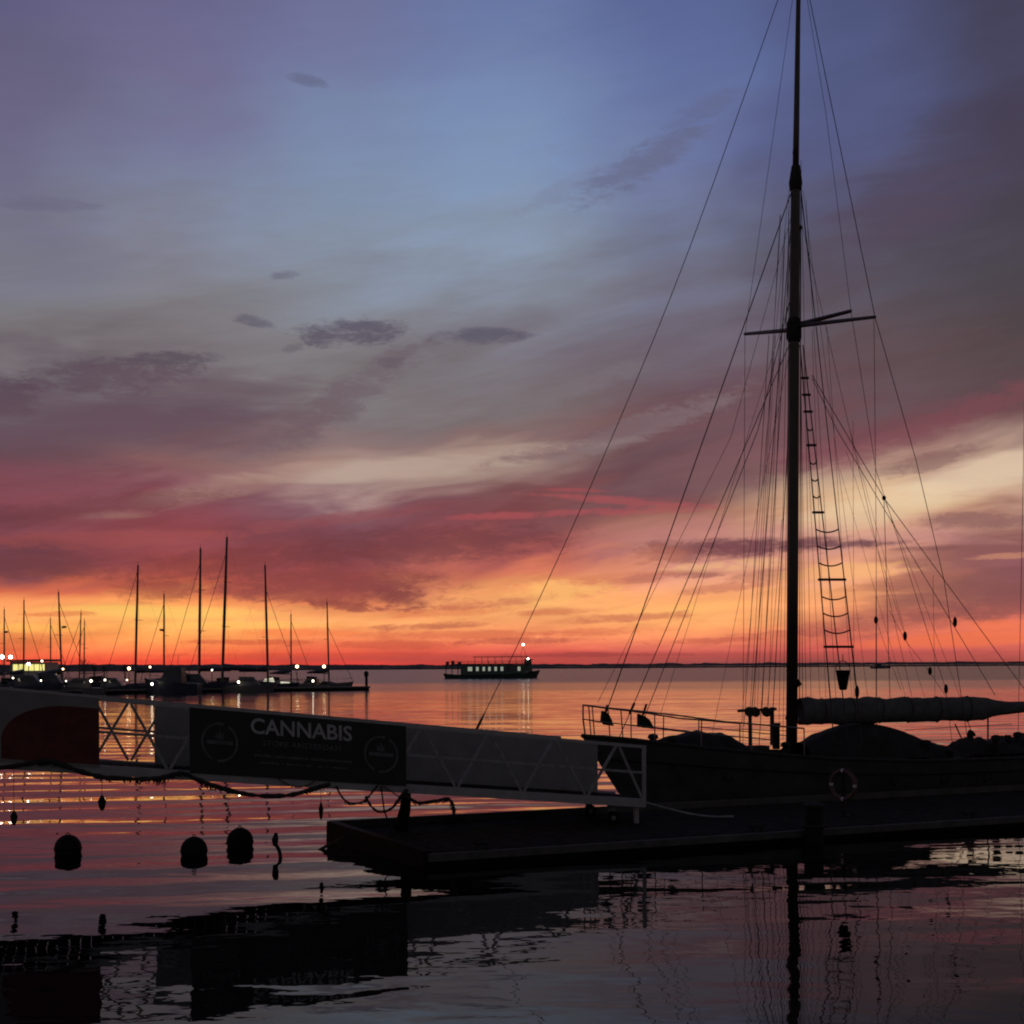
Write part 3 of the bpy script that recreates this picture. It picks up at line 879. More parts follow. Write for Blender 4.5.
# boom with its stowed sail
bo = [bp_(px, py, 0) for px, py in ((799, 721), (900, 719), (985, 714), (1040, 708), (1075, 706))]
boom = MB().tube(bo, [.09, .09, .085, .075, .07], 12).build('boom', M['spar'], boat, True)
rows = []
NS = 60
SAILH = [(799, 13.3), (850, 13.0), (900, 12.4), (960, 12.0), (982, 11.8), (991, 8.6), (1003, 6.2), (1024, 5.2), (1075, 4.6)]
SAILC = [(799, 711.5), (900, 710), (983, 708.5), (1003, 707.4), (1024, 706.8), (1075, 705)]
for i in range(NS + 1):
    u = i / NS
    px = 799 + (1075 - 799) * u
    cy = interp(SAILC, px)
    hgt = interp(SAILH, px)
    hgt += .2 * math.sin(u * 55) + .9 * mnoise.noise(Vector((u * 14, 0, 0)))
    c = bp_(px, cy, 0)
    k = c.y / F
    ring = []
    for j in range(16):
        a = 2 * math.pi * j / 16
        wob_ = 1 + .12 * mnoise.noise(Vector((u * 30, math.cos(a) * 1.3, math.sin(a) * 1.3)))
        ring.append(c + na * (.62 * hgt * k * math.cos(a) * wob_) + Z * (hgt * k * math.sin(a) * wob_))
    rows.append(ring)
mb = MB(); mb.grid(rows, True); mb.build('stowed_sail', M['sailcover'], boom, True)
for u in (.12, .27, .42, .57, .72, .88):
    px = 799 + 191 * u
    c = bp_(px, 711.5 - 3 * u, 0); k = c.y / F
    hh = 13.3 * k
    mb = MB(); pts = [c + na * (.63 * hh * math.cos(2 * math.pi * j / 16)) + Z * (hh * .96 * math.sin(2 * math.pi * j / 16)) for j in range(17)]
    mb.tube(pts, .015, 5); mb.build('sail_tie', M['rope'], boom)
# canvas covers and deckhouse
def cover(px0, px1, prof, hw, z0, name, m_, w=0.0, seed=0):
    s0, s1 = bs(px0, w), bs(px1, w)
    rows = []
    N = 36
    for i in range(N + 1):
        u = i / N
        top = interp(prof, u)
        row = []
        for j in range(13):
            v = -1 + 2 * j / 12
            z = z0 + (top - z0) * (1 - abs(v) ** 3.2) + .03 * mnoise.noise(Vector((u * 16, v * 4, seed))) + .07 * mnoise.noise(Vector((u * 6, v * 2, seed + 3))) + (.05 * mnoise.noise(Vector((u * 60, v * 5, seed))) if seed == 9 else 0)
            row.append(H(s0 + (s1 - s0) * u, w + v * hw * (.7 + .3 * math.sin(math.pi * min(1, max(0, u)))), z))
        rows.append(row)
    MB().grid(rows).build(name, m_, boat, True)
def zat(px, py):
    return bp_(px, py, 0).z
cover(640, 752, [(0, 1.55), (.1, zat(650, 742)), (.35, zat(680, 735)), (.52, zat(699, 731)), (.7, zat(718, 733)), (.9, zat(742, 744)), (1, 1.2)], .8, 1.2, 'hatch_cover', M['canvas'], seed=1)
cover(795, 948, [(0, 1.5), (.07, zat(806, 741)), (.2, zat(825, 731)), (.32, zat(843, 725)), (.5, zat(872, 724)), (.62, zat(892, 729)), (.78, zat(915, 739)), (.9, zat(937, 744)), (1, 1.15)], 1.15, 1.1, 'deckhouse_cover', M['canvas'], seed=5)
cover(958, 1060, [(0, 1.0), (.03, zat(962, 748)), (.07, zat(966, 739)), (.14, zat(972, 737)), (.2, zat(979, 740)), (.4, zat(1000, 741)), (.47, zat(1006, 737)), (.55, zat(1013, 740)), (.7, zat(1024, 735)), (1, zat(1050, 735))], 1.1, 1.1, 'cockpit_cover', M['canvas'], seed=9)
# bow rail
for side in (-1, 1):
    tops = [(.02, .10), (.05, .72), (.12, .66), (.2, .56), (.29, .5), (.38, .46)]
    def railpt(a, f_):
        p = hullpt(a, 1.0, side, -.06)
        top = interp([(0, 2.56), (.1, 2.36), (.2, 2.10), (.28, 2.0), (.36, 1.82)], a)
        p.z = p.z + (top - p.z) * f_
        return p
    bowtop = at(583, 705, 29.05)
    tp = [bowtop] + [railpt(a, 1) for a in (.03, .07, .12, .18, .25, .3)]
    MB().tube(tp, .02, 8).build('top_rail', M['steel'], boat)
    md = [bowtop - Z * .33] + [railpt(a, .52) for a in (.03, .07, .12, .18, .25)]
    MB().tube(md, .014, 8).build('mid_rail', M['steel'], boat)
    for a, lean in ((.015, -.06), (.05, -.05), (.09, 0), (.15, .02), (.22, 0), (.3, 0)):
        MB().tube([railpt(a, 0), railpt(a, 1) + ua * lean], .015, 6).build('stanchion', M['steel'], boat)
MB().tube([bowtop, bowtop - Z * .33, H(.06, 0, 1.78)], .02, 8).build('stem_post', M['steel'], boat)
for poly in (((604, 711), (609, 714), (612, 720), (614, 726), (606, 725), (603, 721)), ((640, 714), (645, 716), (650, 720), (655, 729), (646, 728), (640, 727))):
    pr = [at(x, y, 29.35) for x, y in poly]
    MB().prism(pr, na * .16).build('sail_bag', M['canvas'], boat)
# pin rail with coiled lines on the far side
wf = 1.62
MB().tube([bp_(738, 711, wf), bp_(776, 709, wf)], .04, 8).build('pin_rail', M['spar'], boat)
for px, r in ((750, .05), (772, .06)):
    a = bp_(px, 709, wf); c = Vector((a.x, a.y, 1.35))
    MB().tube([c, a + Z * .05], r, 8).build('rail_post', M['spar'], boat)
for px in (749, 755, 766):
    c = bp_(px, 710, wf)
    mb = MB()
    for k in range(5):
        mb.torus(c + Vector((.02 * k - .04, -.05, -.03 - .01 * k)), .075 + .02 * (k % 2), .035, ua, Z, 14, 6)
    mb.build('coiled_rope', M['rope'], boat)
a = bp_(776, 723, .9); b2 = Vector((a.x, a.y, 1.3))
MB().tube([b2, a - Z * .1, a], [.1, .1, .13], 10).build('windlass_post', M['iron'], boat)
MB().box(bp_(757, 748, .6), (.5, .4, .12), (ua, na, Z)).build('skylight', M['deck'], boat)
MB().tube([bp_(970, 741, -.6), bp_(970, 735, -.6), bp_(972, 733, -.6)], [.09, .08, .12], 10).build('cowl_vent', M['iron'], boat)
MB().tube([bp_(1008, 742, -.4), bp_(1008, 735, -.4)], [.07, .09], 10).build('cowl_vent', M['iron'], boat)
# standing and running rigging: name, [(column, row, w)], radius
hd = 'M'
def rp(q):
    if len(q) == 3:
        return bp_(q[0], q[1], q[2])
    return at(q[0], q[1], MD)
def rig(name, pts, r=.010, m_='wire', sagd=0.0):
    P3 = [rp(q) for q in pts]
    if len(P3) == 2 and sagd:
        P3 = sag(P3[0], P3[1], sagd)
    return MB().tube(P3, r, 5).build(name, M[m_], boat)
fst = smoothline([tipp, *[at(x, y, d) for x, y, d in ((520, 640, 28.75), (600, 465, 29.6), (690, 247, 30.45))], masthead], 5)
MB().tube(fst, .010, 5).build('forestay', M['wire'], boat)
MB().tube([fst[1], fst[2], fst[3].lerp(fst[2], .6)], [.03, .034, .012], 6).build('bottle_screw', M['iron'], boat)
rig('inner_forestay', [(605, 716, 0), (795, 182)], .014)
rig('staysail_stay', [(619, 738, 0), (793, 336)], .011)
rig('staysail_halyard', [(645, 716, 0), (758, 430, 0), (790, 300)], .010)
rig('bottle_screw', [(604, 719, 0), (607.5, 705, 0)], .032, 'iron')
rig('bottle_screw', [(629.5, 714, 0), (634.5, 703, 0)], .032, 'iron')
rig('bottle_screw', [(643, 715, 0), (646.5, 704, 0)], .03, 'iron')
rig('topsail_stay', [(598, 702, 0), (731, 437, 0), (793, 210)], .006)
for (x0, y0, x1, y1, w, r) in ((744, 726, 769, 335, 1.65, .008), (749, 745, 794, 185, 1.7, .011), (759, 745, 794, 190, 1.7, .010), (771, 745, 794, 330, 1.7, .011), (745, 334, 797, 10, 1.7, .006)):
    if (x0, y0) == (745, 334):
        MB().tube([at(745, 334, MD + 2.0), masthead - Z * .3], r, 5).build('cap_shroud', M['wire'], boat)
    else:
        rig('shroud', [(x0, y0, w), (x1, y1)], r)
MB().tube([at(745, 334, MD + 2.0), bp_(743, 745, 1.75)], .007, 5).build('cap_shroud', M['wire'], boat)
for (x0, y0, x1, y1, w) in ((754, 712, 780, 215, 1.6), (762, 711, 784, 250, 1.6), (767, 712, 782, 519, 1.6)):
    rig('halyard', [(x0, y0, w), (x1, y1)], .006, 'rope')
for (x0, x1, yt, r) in ((799.5, 801, 190, .011), (802.5, 800, 230, .008), (806, 799, 260, .006), (786.5, 789, 190, .006)):
    rig('halyard', [(x0, 700, -.15), (x1, yt)], r, 'rope')
# near-side shrouds carrying the rope ladder
wn = -1.78
L0, R0 = (845, 745, wn), (866, 745, wn)
lad_l = [(843, 742, wn), (801, 345)]
sh = [rig('shroud', [(834, 742, wn), (800, 345)], .016), rig('shroud', [(848, 742, wn), (803, 345)], .015), rig('shroud', [(862, 742, wn), (801, 190)], .012)]
def on(px0, py0, px1, py1, y):
    f_ = (y - py0) / (py1 - py0)
    A = bp_(px0, py0, wn); B = at(px1, py1, MD)
    # walk along the real line until its row matches
    lo, hi = 0.0, 1.0
    for _ in range(40):
        m_ = (lo + hi) / 2
        p = A.lerp(B, m_)
        py = HZ - ((p.z - EYE) / p.y * cr + p.x / p.y * sr) * F
        if py > y: lo = m_
        else: hi = m_
    return A.lerp(B, (lo + hi) / 2)
y = 378.0
k = 0
while y < 655:
    a = on(834, 742, 800, 345, y); c = on(862, 742, 801, 190, y) if y > 520 else on(848, 742, 803, 345, y)
    if k % 4 == 0 or y < 420:
        e = (c - a).normalized()
        MB().tube([a - e * .05, c + e * .05], .032, 6).build('batten_rung', M['spar'], boat)
    else:
        MB().tube(sag(a, c, .05 + .05 * (c - a).length, 8), .019, 5).build('rope_rung', M['rope'], boat)
    y += 16.8
    k += 1
# running backstays, topping lifts and sheets to the right
rig('topping_lift', [(812, 375), (884, 498, 0), (1008, 667, 0), (1035, 703, 0)], .010)
rig('topping_lift', [(812, 378), (837, 430, -.1), (995, 695, -.1)], .009)
MB().tube([at(875, 317, MD - 2.4), masthead - Z * .3], .010, 5).build('running_backstay', M['wire'], boat)
MB().tube([at(875, 317, MD - 2.4), bp_(916, 460, -1.5), bp_(944, 580, -1.5), bp_(968, 742, -1.4)], .009, 5).build('running_backstay', M['wire'], boat)
MB().tube([at(851, 311, MD - 1.3), at(826, 114, MD - .2), masthead - Z * .4], .006, 5).build('cap_shroud', M['wire'], boat)
MB().tube([at(851, 311, MD - 1.3), bp_(876, 470, -1.0), bp_(946, 690, -1.0), bp_(952, 742, -1.0)], .007, 5).build('running_backstay', M['wire'], boat)
MB().tube([at(874, 318, MD - 2.4), bp_(876, 520, -1.7), bp_(877, 742, -1.7)], .007, 5).build('cap_shroud', M['wire'], boat)
rig('lazy_jack', [(884, 498, 0), (890, 698, 0)], .009, 'rope')
rig('lazy_jack', [(876, 595, 0), (876, 698, 0)], .008, 'rope')
rig('lazy_jack', [(933, 575, 0), (935, 697, 0)], .005, 'rope')
rig('halyard', [(853, 420), (854, 698, 0)], .005, 'rope')
rig('halyard', [(836, 700, .2), (806, 200)], .006, 'rope')
rig('halyard', [(868, 700, .2), (803, 190)], .005, 'rope')
rig('halyard', [(840, 470), (906, 698, 0)], .004, 'rope')
for x0, y0, w0, x1, y1, r in ((826, 700, .1, 812, 330, .005), (852, 700, -.2, 827, 327, .005), (912, 697, 0, 802, 225, .006), (750, 712, 1.6, 781, 215, .006), (768, 712, 1.5, 785, 230, .006), (779, 724, 1.0, 789, 195, .006),
                              (757, 712, 1.6, 775, 335, .005), (741, 728, 1.7, 788, 195, .005), (811, 700, 0, 801, 160, .006), (820, 700, .3, 803, 345, .005), (858, 698, -.8, 801, 195, .007), (660, 716, 0, 790, 300, .005), (712, 735, .6, 792, 340, .005), (783, 740, .3, 791, 200, .006), (925, 698, 0, 846, 450, .004), (960, 697, 0, 884, 498, .005)):
    rig('halyard', [(x0, y0, w0), (x1, y1)], r, 'rope')
rig('gaff_line', [(889, 610, 0), (905, 640, 0), (929, 671, 0), (947, 698, 0)], .006, 'rope')
rig('gaff_line', [(876, 620, 0), (901, 690, 0)], .005, 'rope')
rig('gaff_line', [(850, 430), (905, 633, 0)], .004, 'rope')
for px, py, w in ((653, 735, .1), (672, 737, -.6), (786, 743, -1.0), (926, 741, -.9), (950, 750, -1.2), (996, 736, -.9), (1018, 733, -.5)):
    p = bp_(px, py, w)
    MB().tube([Vector((p.x, p.y, 1.05)), p - Z * .1, p - Z * .08, p, p + Z * .03], [.1, .09, .14, .12, .05], 10).build('winch', M['iron'], boat)
rig('boom_sheet', [(955, 724, 0), (966, 748, -.3)], .020, 'rope')
rig('boom_sheet', [(988, 718, 0), (988, 742, 0)], .024, 'rope')
rig('boom_sheet', [(968, 722, 0), (976, 745, .3)], .010, 'rope')
rig('guard_wire', [(905, 730, -1.7), (1012, 724, -1.2)], .008)
rig('guard_wire', [(905, 741, -1.7), (1030, 738, -1.2)], .007)
rig('mizzen_stay', [(1018, 742, .5), (1026, 330, .5)], .008)
for px, py, w, L in ((876, 620, 0, .14), (905, 636, 0, .17), (955, 622, -1.4, .18), (930, 671, 0, .15), (946, 689, -1.0, .17), (884, 498, 0, .09), (866, 700, 0, .08), (857, 692, wn, .22)):
    c = bp_(px, py, w)
    MB().ball(c, (.055, .045, L * .75), 8, 6).build('pulley_block', M['wood'], boat, True)
rig('guard_wire', [(700, 727, -1.3), (790, 736, -1.7)], .012)
rig('guard_wire', [(735, 729, -1.4), (790, 731, -1.75)], .010)
# bucket hanging from the shrouds
c = bp_(843, 680, wn - .12)
t = empty('bucket', c - Z * .24, 'small dark tapered bucket hanging under the rope ladder of the sailing boat', 'bucket')
rows = []
for z, r in ((-.24, .07), (-.22, .09), (.2, .17), (.235, .18), (.235, .165), (-.2, .08)):
    rows.append([c + Vector((r * math.cos(2 * math.pi * j / 16), r * math.sin(2 * math.pi * j / 16), z)) for j in range(16)])
MB().grid(rows, True).build('pail', M['rubber'], t)
pts = [c + Vector((.17 * math.cos(R(180 - 18 * i)), 0, .235 + .22 * math.sin(R(18 * i)))) for i in range(11)]
MB().tube(pts, .01, 6).tube([c + Z * .45, c + Z * .62], .01, 6).build('bail', M['rope'], t)

# ------------------------------------------------------------------ marina at the left
def water_d(px, py):
    return EYE / ((py - HZ + (px - 512) * ROLL) / F)
def yacht(px, D, ytop, L, bowdir, hullm, label, lean=0.0, boomdir=None, stay=None, radar=None, spreads=1, cover_=True, lit=False, cabin=1.0, free=1.0):
    """a sailing yacht seen from the side; bowdir -1 = bow to the left"""
    k = D / F
    base = at(px, 670, D); base.z = 0
    t = empty('yacht', base, label, 'yacht', 'yachts berthed in the marina')
    e = Vector((bowdir, -.18 * bowdir, 0)).normalized(); n = Vector((-e.y, e.x, 0))
    beam = L * .15
    def Q(s, w, z):                                     # s from the mast towards the bow
        return base + e * s + n * w + Z * z
    xs = [(.42, .02, 1.25), (.36, .3, 1.18), (.25, .62, 1.1), (.08, .92, 1.02), (-.15, 1.0, .95), (-.38, .85, .95), (-.56, .66, 1.0)]
    mb = MB()
    rows = []
    for s, bw_, sh_ in xs:
        sh_ *= free
        cut = .06 * L * (1 if s > .3 else 0)
        rows.append([Q(s * L, beam * bw_, sh_), Q(s * L - cut * .5, beam * bw_ * .93, sh_ * .5), Q(s * L - cut, beam * bw_ * .7, -.25), Q(s * L - cut, -beam * bw_ * .7, -.25), Q(s * L - cut * .5, -beam * bw_ * .93, sh_ * .5), Q(s * L, -beam * bw_, sh_)])
    mb.grid(rows, True)
    mb.build('hull', M[hullm], t)
    cb = MB()
    c0, c1 = .14 * L, -.26 * L
    cb.hexa([Q(c1, -beam * .55, .9 * free), Q(c0, -beam * .4, .95 * free), Q(c0, beam * .4, .95 * free), Q(c1, beam * .55, .9 * free)],
            [Q(c1 + .3, -beam * .45, .9 * free + .62 * cabin), Q(c0 - .9, -beam * .3, .95 * free + .38 * cabin), Q(c0 - .9, beam * .3, .95 * free + .38 * cabin), Q(c1 + .3, beam * .45, .9 * free + .62 * cabin)])
    cabn = cb.build('cabin', M[hullm if not lit else 'whitehull'], t)
    sgn = 1 if e.cross(Z).dot(Vector((0, -1, 0))) > 0 else -1
    sd_ = -1 if n.y > 0 else 1
    MB().hexa([Q(c1 + .9, sd_ * beam * .53, .9 * free + .2), Q(c0 - 1.2, sd_ * beam * .42, .95 * free + .16), Q(c0 - 1.2, sd_ * beam * .40, .95 * free + .16), Q(c1 + .9, sd_ * beam * .50, .9 * free + .2)],
              [Q(c1 + .9, sd_ * beam * .505, .9 * free + .42), Q(c0 - 1.4, sd_ * beam * .39, .95 * free + .3), Q(c0 - 1.4, sd_ * beam * .37, .95 * free + .3), Q(c1 + .9, sd_ * beam * .48, .9 * free + .42)]).build('window', M['winlit' if lit else 'glass'], cabn)  # when lit, this strip's emission stands in for lamplight on the cabin
    MB().hexa([Q(c1 - .9, -beam * .5, 1.0 * free), Q(c1 + .2, -beam * .5, 1.0 * free + .4), Q(c1 + .2, beam * .5, 1.0 * free + .4), Q(c1 - .9, beam * .5, 1.0 * free)],
              [Q(c1 - 1.0, -beam * .45, 2.1 * free), Q(c1 + .3, -beam * .42, 2.0 * free), Q(c1 + .3, beam * .42, 2.0 * free), Q(c1 - 1.0, beam * .45, 2.1 * free)]).build('spray_hood', M['canvas'], t)
    top = at(px + lean, ytop, D)
    foot = Q(0, 0, .8)
    r = max(.085, (top.z) * .0095)
    mast_ = MB().tube([foot, foot.lerp(top, .6), top], [r, r, r * .7], 8).build('mast', M['aluspar'], t)
    MB().tube([top, top + Z * .5], .03, 5).build('aerial', M['wire'], mast_)
    for i in range(spreads):
        f_ = .55 if spreads == 1 else (.4, .7)[i]
        p = foot.lerp(top, f_)
        MB().tube([p - n * beam * .7 - e * .3, p, p + n * beam * .7 - e * .3], .035, 5).build('spreader', M['aluspar'], mast_)
    if radar:
        p = at(px - 2.6 * bowdir * -1 if False else px + bowdir * 2.2, radar, D)
        MB().tube([p - Z * .16, p - Z * .1, p + Z * .12, p + Z * .17], [.1, .34, .34, .12], 10).build('radar_dome', M['greyhull'], mast_)
        MB().tube([p - Z * .1, Vector((foot.x, foot.y, p.z - .2))], .05, 5).build('radar_bracket', M['aluspar'], mast_)
    # boom with stowed sail, towards the stern
    bl_ = .38 * L
    bz = 1.2 + .14 * L
    MB().tube([Q(-.1, 0, bz), Q(-bl_, 0, bz + .1)], .075, 6).build('boom', M['aluspar'], t)
    if cover_:
        MB().tube([Q(-.05, 0, bz + .75), Q(-.4, 0, bz + .45), Q(-bl_ * .5, 0, bz + .32), Q(-bl_, 0, bz + .12)], [.018 * L, .036 * L, .03 * L, .014 * L], 8).build('sail_cover', M['navyhull'], t, True)
    fs = foot.lerp(top, stay or .95)
    MB().tube([fs, Q(.41 * L, 0, 1.2 * free)], max(.022, .00020 * D), 5).build('forestay', M['wire'], t)
    MB().tube([top, Q(-.55 * L, 0, 1.0 * free)], .008, 4).build('backstay', M['wire'], t)
    if lit:                                             # lamplit cockpit: the dodger itself emits, standing in for lamplight on pale surfaces
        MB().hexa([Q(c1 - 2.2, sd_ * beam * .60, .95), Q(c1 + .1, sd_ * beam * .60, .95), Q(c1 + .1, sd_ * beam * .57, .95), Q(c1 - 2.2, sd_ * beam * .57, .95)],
                  [Q(c1 - 1.6, sd_ * beam * .56, 1.75), Q(c1 - .3, sd_ * beam * .56, 1.95), Q(c1 - .3, sd_ * beam * .53, 1.95), Q(c1 - 1.6, sd_ * beam * .53, 1.75)]).build('glowing_dodger', M['winlit'], t)
    for w in (-1, 1):
        MB().tube([foot.lerp(top, .9), Q(-.3, w * beam * .9, .95 * free)], .008, 4).build('shroud', M['wire'], t)
        mb = MB()
        mb.tube([Q(.4 * L, w * .15, 1.25 * free + .6), Q(.25 * L, w * beam * .62, 1.1 * free + .6), Q(-.15 * L, w * beam, .95 * free + .6), Q(-.55 * L, w * beam * .66, free + .6)], .018, 4)
        for s, bw_, sh_ in xs[1:]:
            mb.tube([Q(s * L, w * beam * bw_ * .98, sh_ * free), Q(s * L, w * beam * bw_ * .98, sh_ * free + .6)], .018, 4)
        mb.build('guard_rail', M['steel'], t)
    return t
yacht(329, 192, 602, 9.5, 1, 'greyhull', 'grey yacht at the far right end of the marina, bow to open water', lean=-2, stay=.7, cabin=.8)
yacht(291, 190, 614, 9, 1, 'whitehull', 'small yacht with lit pale cockpit beside the marina lamp', stay=.9, lit=True)
yacht(268, 186, 565, 12, 1, 'navyhull', 'tall dark yacht with forestay slanting right, behind the lit cockpit', lean=-3, stay=.8, spreads=2)
yacht(222, 180, 537, 14, -1, 'navyhull', 'tallest yacht of the marina, with a long covered boom', lean=5, stay=.9, spreads=2)
yacht(199, 184, 548, 13, -1, 'navyhull', 'second tallest dark yacht, mast close left of the tallest one', lean=1.5, stay=.9, spreads=2)
yacht(164, 182, 594, 9.5, -1, 'greyhull', 'short masted yacht carrying a radar dome halfway up', radar=630, stay=.9)
yacht(135, 176, 565, 12, -1, 'navyhull', 'dark yacht with tall mast and forestay slanting left, alone near the warm lamp', lean=3, stay=.96)
yacht(62, 178, 592, 10.5, 1, 'navyhull', 'dark yacht with small radar halfway up its leaning mast beside the marina building', lean=-3.5, radar=627, stay=.9)
yacht(79, 230, 612, 10, -1, 'navyhull', 'distant yacht, left one of two thin masts side by side', lean=2, stay=.9, cover_=False)
yacht(84, 240, 620, 10, -1, 'navyhull', 'distant yacht, right one of two thin masts side by side', lean=.5, stay=.9, cover_=False)
yacht(50.5, 250, 618, 11, 1, 'greyhull', 'distant thin masted yacht right above the roof end of the marina building', stay=.9, cover_=False)
yacht(23.5, 200, 609 - 9, 10, 1, 'navyhull', 'yacht with mast rising behind the lit marina building', lean=.5, stay=.9)
yacht(4, 205, 609, 9, 1, 'greyhull', 'yacht at the left edge, mast above the bright lamps', lean=.3, radar=632, stay=.9)

# low motor boats filling the berths
def motorboat(px, D, L, bowdir, hullm, label, h=1.0, lit=False):
    base = at(px, 680, D); base.z = 0
    t = empty('motorboat', base, label, 'motorboat', 'motorboats berthed in the marina')
    e = Vector((bowdir, .12, 0)).normalized(); n = Vector((-e.y, e.x, 0))
    bm = L * .16
    def Q(s, w, z): return base + e * s + n * w + Z * z
    rows = []
    for s, bw_, sh_ in ((.5, .03, 1.35), (.4, .45, 1.25), (.2, .85, 1.1), (-.1, 1, .95), (-.5, .9, .85)):
        cut = .08 * L if s > .3 else 0
        rows.append([Q(s * L, bm * bw_, sh_ * h), Q(s * L - cut, bm * bw_ * .75, -.2), Q(s * L - cut, -bm * bw_ * .75, -.2), Q(s * L, -bm * bw_, sh_ * h)])
    MB().grid(rows, True).build('hull', M[hullm], t)
    cab = MB().hexa([Q(-.22 * L, -bm * .7, .9 * h), Q(.2 * L, -bm * .6, 1.0 * h), Q(.2 * L, bm * .6, 1.0 * h), Q(-.22 * L, bm * .7, .9 * h)],
              [Q(-.2 * L, -bm * .6, 2.25 * h), Q(.06 * L, -bm * .5, 2.2 * h), Q(.06 * L, bm * .5, 2.2 * h), Q(-.2 * L, bm * .6, 2.25 * h)]).build('cabin', M[hullm], t)
    sd_ = -1 if n.y > 0 else 1
    MB().hexa([Q(-.18 * L, sd_ * bm * .68, 1.55 * h), Q(.1 * L, sd_ * bm * .58, 1.55 * h), Q(.1 * L, sd_ * bm * .5, 1.55 * h), Q(-.18 * L, sd_ * bm * .6, 1.55 * h)],
              [Q(-.18 * L, sd_ * bm * .66, 2.0 * h), Q(.06 * L, sd_ * bm * .555, 2.0 * h), Q(.06 * L, sd_ * bm * .48, 2.0 * h), Q(-.18 * L, sd_ * bm * .58, 2.0 * h)]).build('window', M['winlit' if lit else 'glass'], cab)
    mb = MB()
    mb.tube([Q(.48 * L, 0, 1.35 * h + .55), Q(.3 * L, bm * .6, 1.2 * h + .55), Q(.05 * L, bm * .9, 1.05 * h + .5)], .025, 4)
    mb.tube([Q(.48 * L, 0, 1.35 * h + .55), Q(.3 * L, -bm * .6, 1.2 * h + .55), Q(.05 * L, -bm * .9, 1.05 * h + .5)], .025, 4)
    mb.tube([Q(.48 * L, 0, 1.3 * h), Q(.48 * L, 0, 1.35 * h + .55)], .025, 4)
    mb.build('bow_rail', M['steel'], t)
    MB().tube([Q(-.1 * L, 0, 2.2 * h), Q(-.12 * L, 0, 3.3 * h)], .03, 5).build('aerial', M['wire'], t)
motorboat(250, 176, 7.5, 1, 'greyhull', 'low grey motorboat moored between the tallest yacht and the lit cockpit')
motorboat(172, 170, 8, -1, 'navyhull', 'dark motorboat at the pier beside the bright bollard lamp', 1.6)
motorboat(113, 171, 7, 1, 'navyhull', 'dark motorboat with low cabin under the tall mast near the warm lamp')
motorboat(78, 169, 7.5, -1, 'greyhull', 'grey motorboat moored between the building and the dark motorboat')
motorboat(30, 168, 9, 1, 'navyhull', 'long dark motorboat in front of the marina building', 1.2)
motorboat(196, 176, 8.5, 1, 'navyhull', 'dark motorboat lying under the two tallest masts', 1.2)
motorboat(52, 172, 8, 1, 'navyhull', 'dark motorboat just right of the marina building', 1.3)
motorboat(310, 188, 6, -1, 'greyhull', 'small grey motorboat under the two warm lamps at the pier end', .8)

# floating pier
def pier(pa, pb_, wd, h0, name, label):
    d = (pb_ - pa); L = d.length; d /= L
    n = Vector((-d.y, d.x, 0))
    mid = (pa + pb_) / 2
    t = empty(name, (mid.x, mid.y, 0), label, 'pier')
    MB().box(Vector((mid.x, mid.y, h0 - .1)), (L, wd, .2), (d, n, Z)).build('walkway', M['pier'], t)
    MB().box(Vector((mid.x, mid.y, (h0 - .2) / 2 - .25)), (L - .3, wd - .4, h0 + .28), (d, n, Z)).build('float', M['rubber'], t)
A = at(368, 690, 184); A.z = 0
B = at(-120, 698, 160); B.z = 0
pier(A, B, 3.0, .62, 'floating_pier', 'long low floating pier with the marina yachts lying behind it')
c = at(366.5, 690, 184)
t = empty('pier_pile', (c.x, c.y, 0), 'thin pile standing at the right tip of the floating pier', 'pile')
MB().tube([Vector((c.x, c.y, -.5)), at(366.3, 672, 184)], .2, 8).build('shaft', M['wood'], t)
MB().tube([at(366.3, 677, 184), at(366.3, 675.5, 184), at(366.3, 672, 184), at(366.3, 671, 184)], [.2, .34, .34, .1], 8).build('cap', M['iron'], t)

# marina building with lit windows
D = 212
bx0, bx1 = at(10, 672, D), at(48, 672, D)
t = empty('marina_building', ((bx0.x + bx1.x) / 2, D + 3, .5), 'low marina building with yellow lit windows at the far left', 'building')
zr = at(20, 660.5, D).z - .2
mb = MB().hexa([(bx0.x, D, -.3), (bx1.x - .4, D, -.3), (bx1.x - .4, D + 6, -.3), (bx0.x, D + 6, -.3)], [(bx0.x, D, zr), (bx1.x - .4, D, zr - .1), (bx1.x - .4, D + 6, zr - .1), (bx0.x, D + 6, zr)])
mb.build('wall', M['plaster'], t)
MB().hexa([(bx0.x - .4, D - .7, zr + .02), (bx1.x, D - .7, zr + .02), (bx1.x, D + 6.6, zr + .02), (bx0.x - .4, D + 6.6, zr + .02)], [(bx0.x - .4, D - .7, zr + .3), (bx1.x, D - .7, zr + .4), (bx1.x, D + 6.6, zr + .4), (bx0.x - .4, D + 6.6, zr + .3)]).build('roof', M['rooft'], t)
for i in range(6):
    x0 = bx0.x + .5 + i * (bx1.x - bx0.x - 1) / 6
    fr = MB().box((x0 + .45, D - .02, zr - 1.0), (.96, .06, 1.3)).build('window', M['rooft'], t)
    MB().box((x0 + .45, D - .055, zr - 1.0), (.8, .03, 1.1)).build('pane', M['winlit2'], fr)

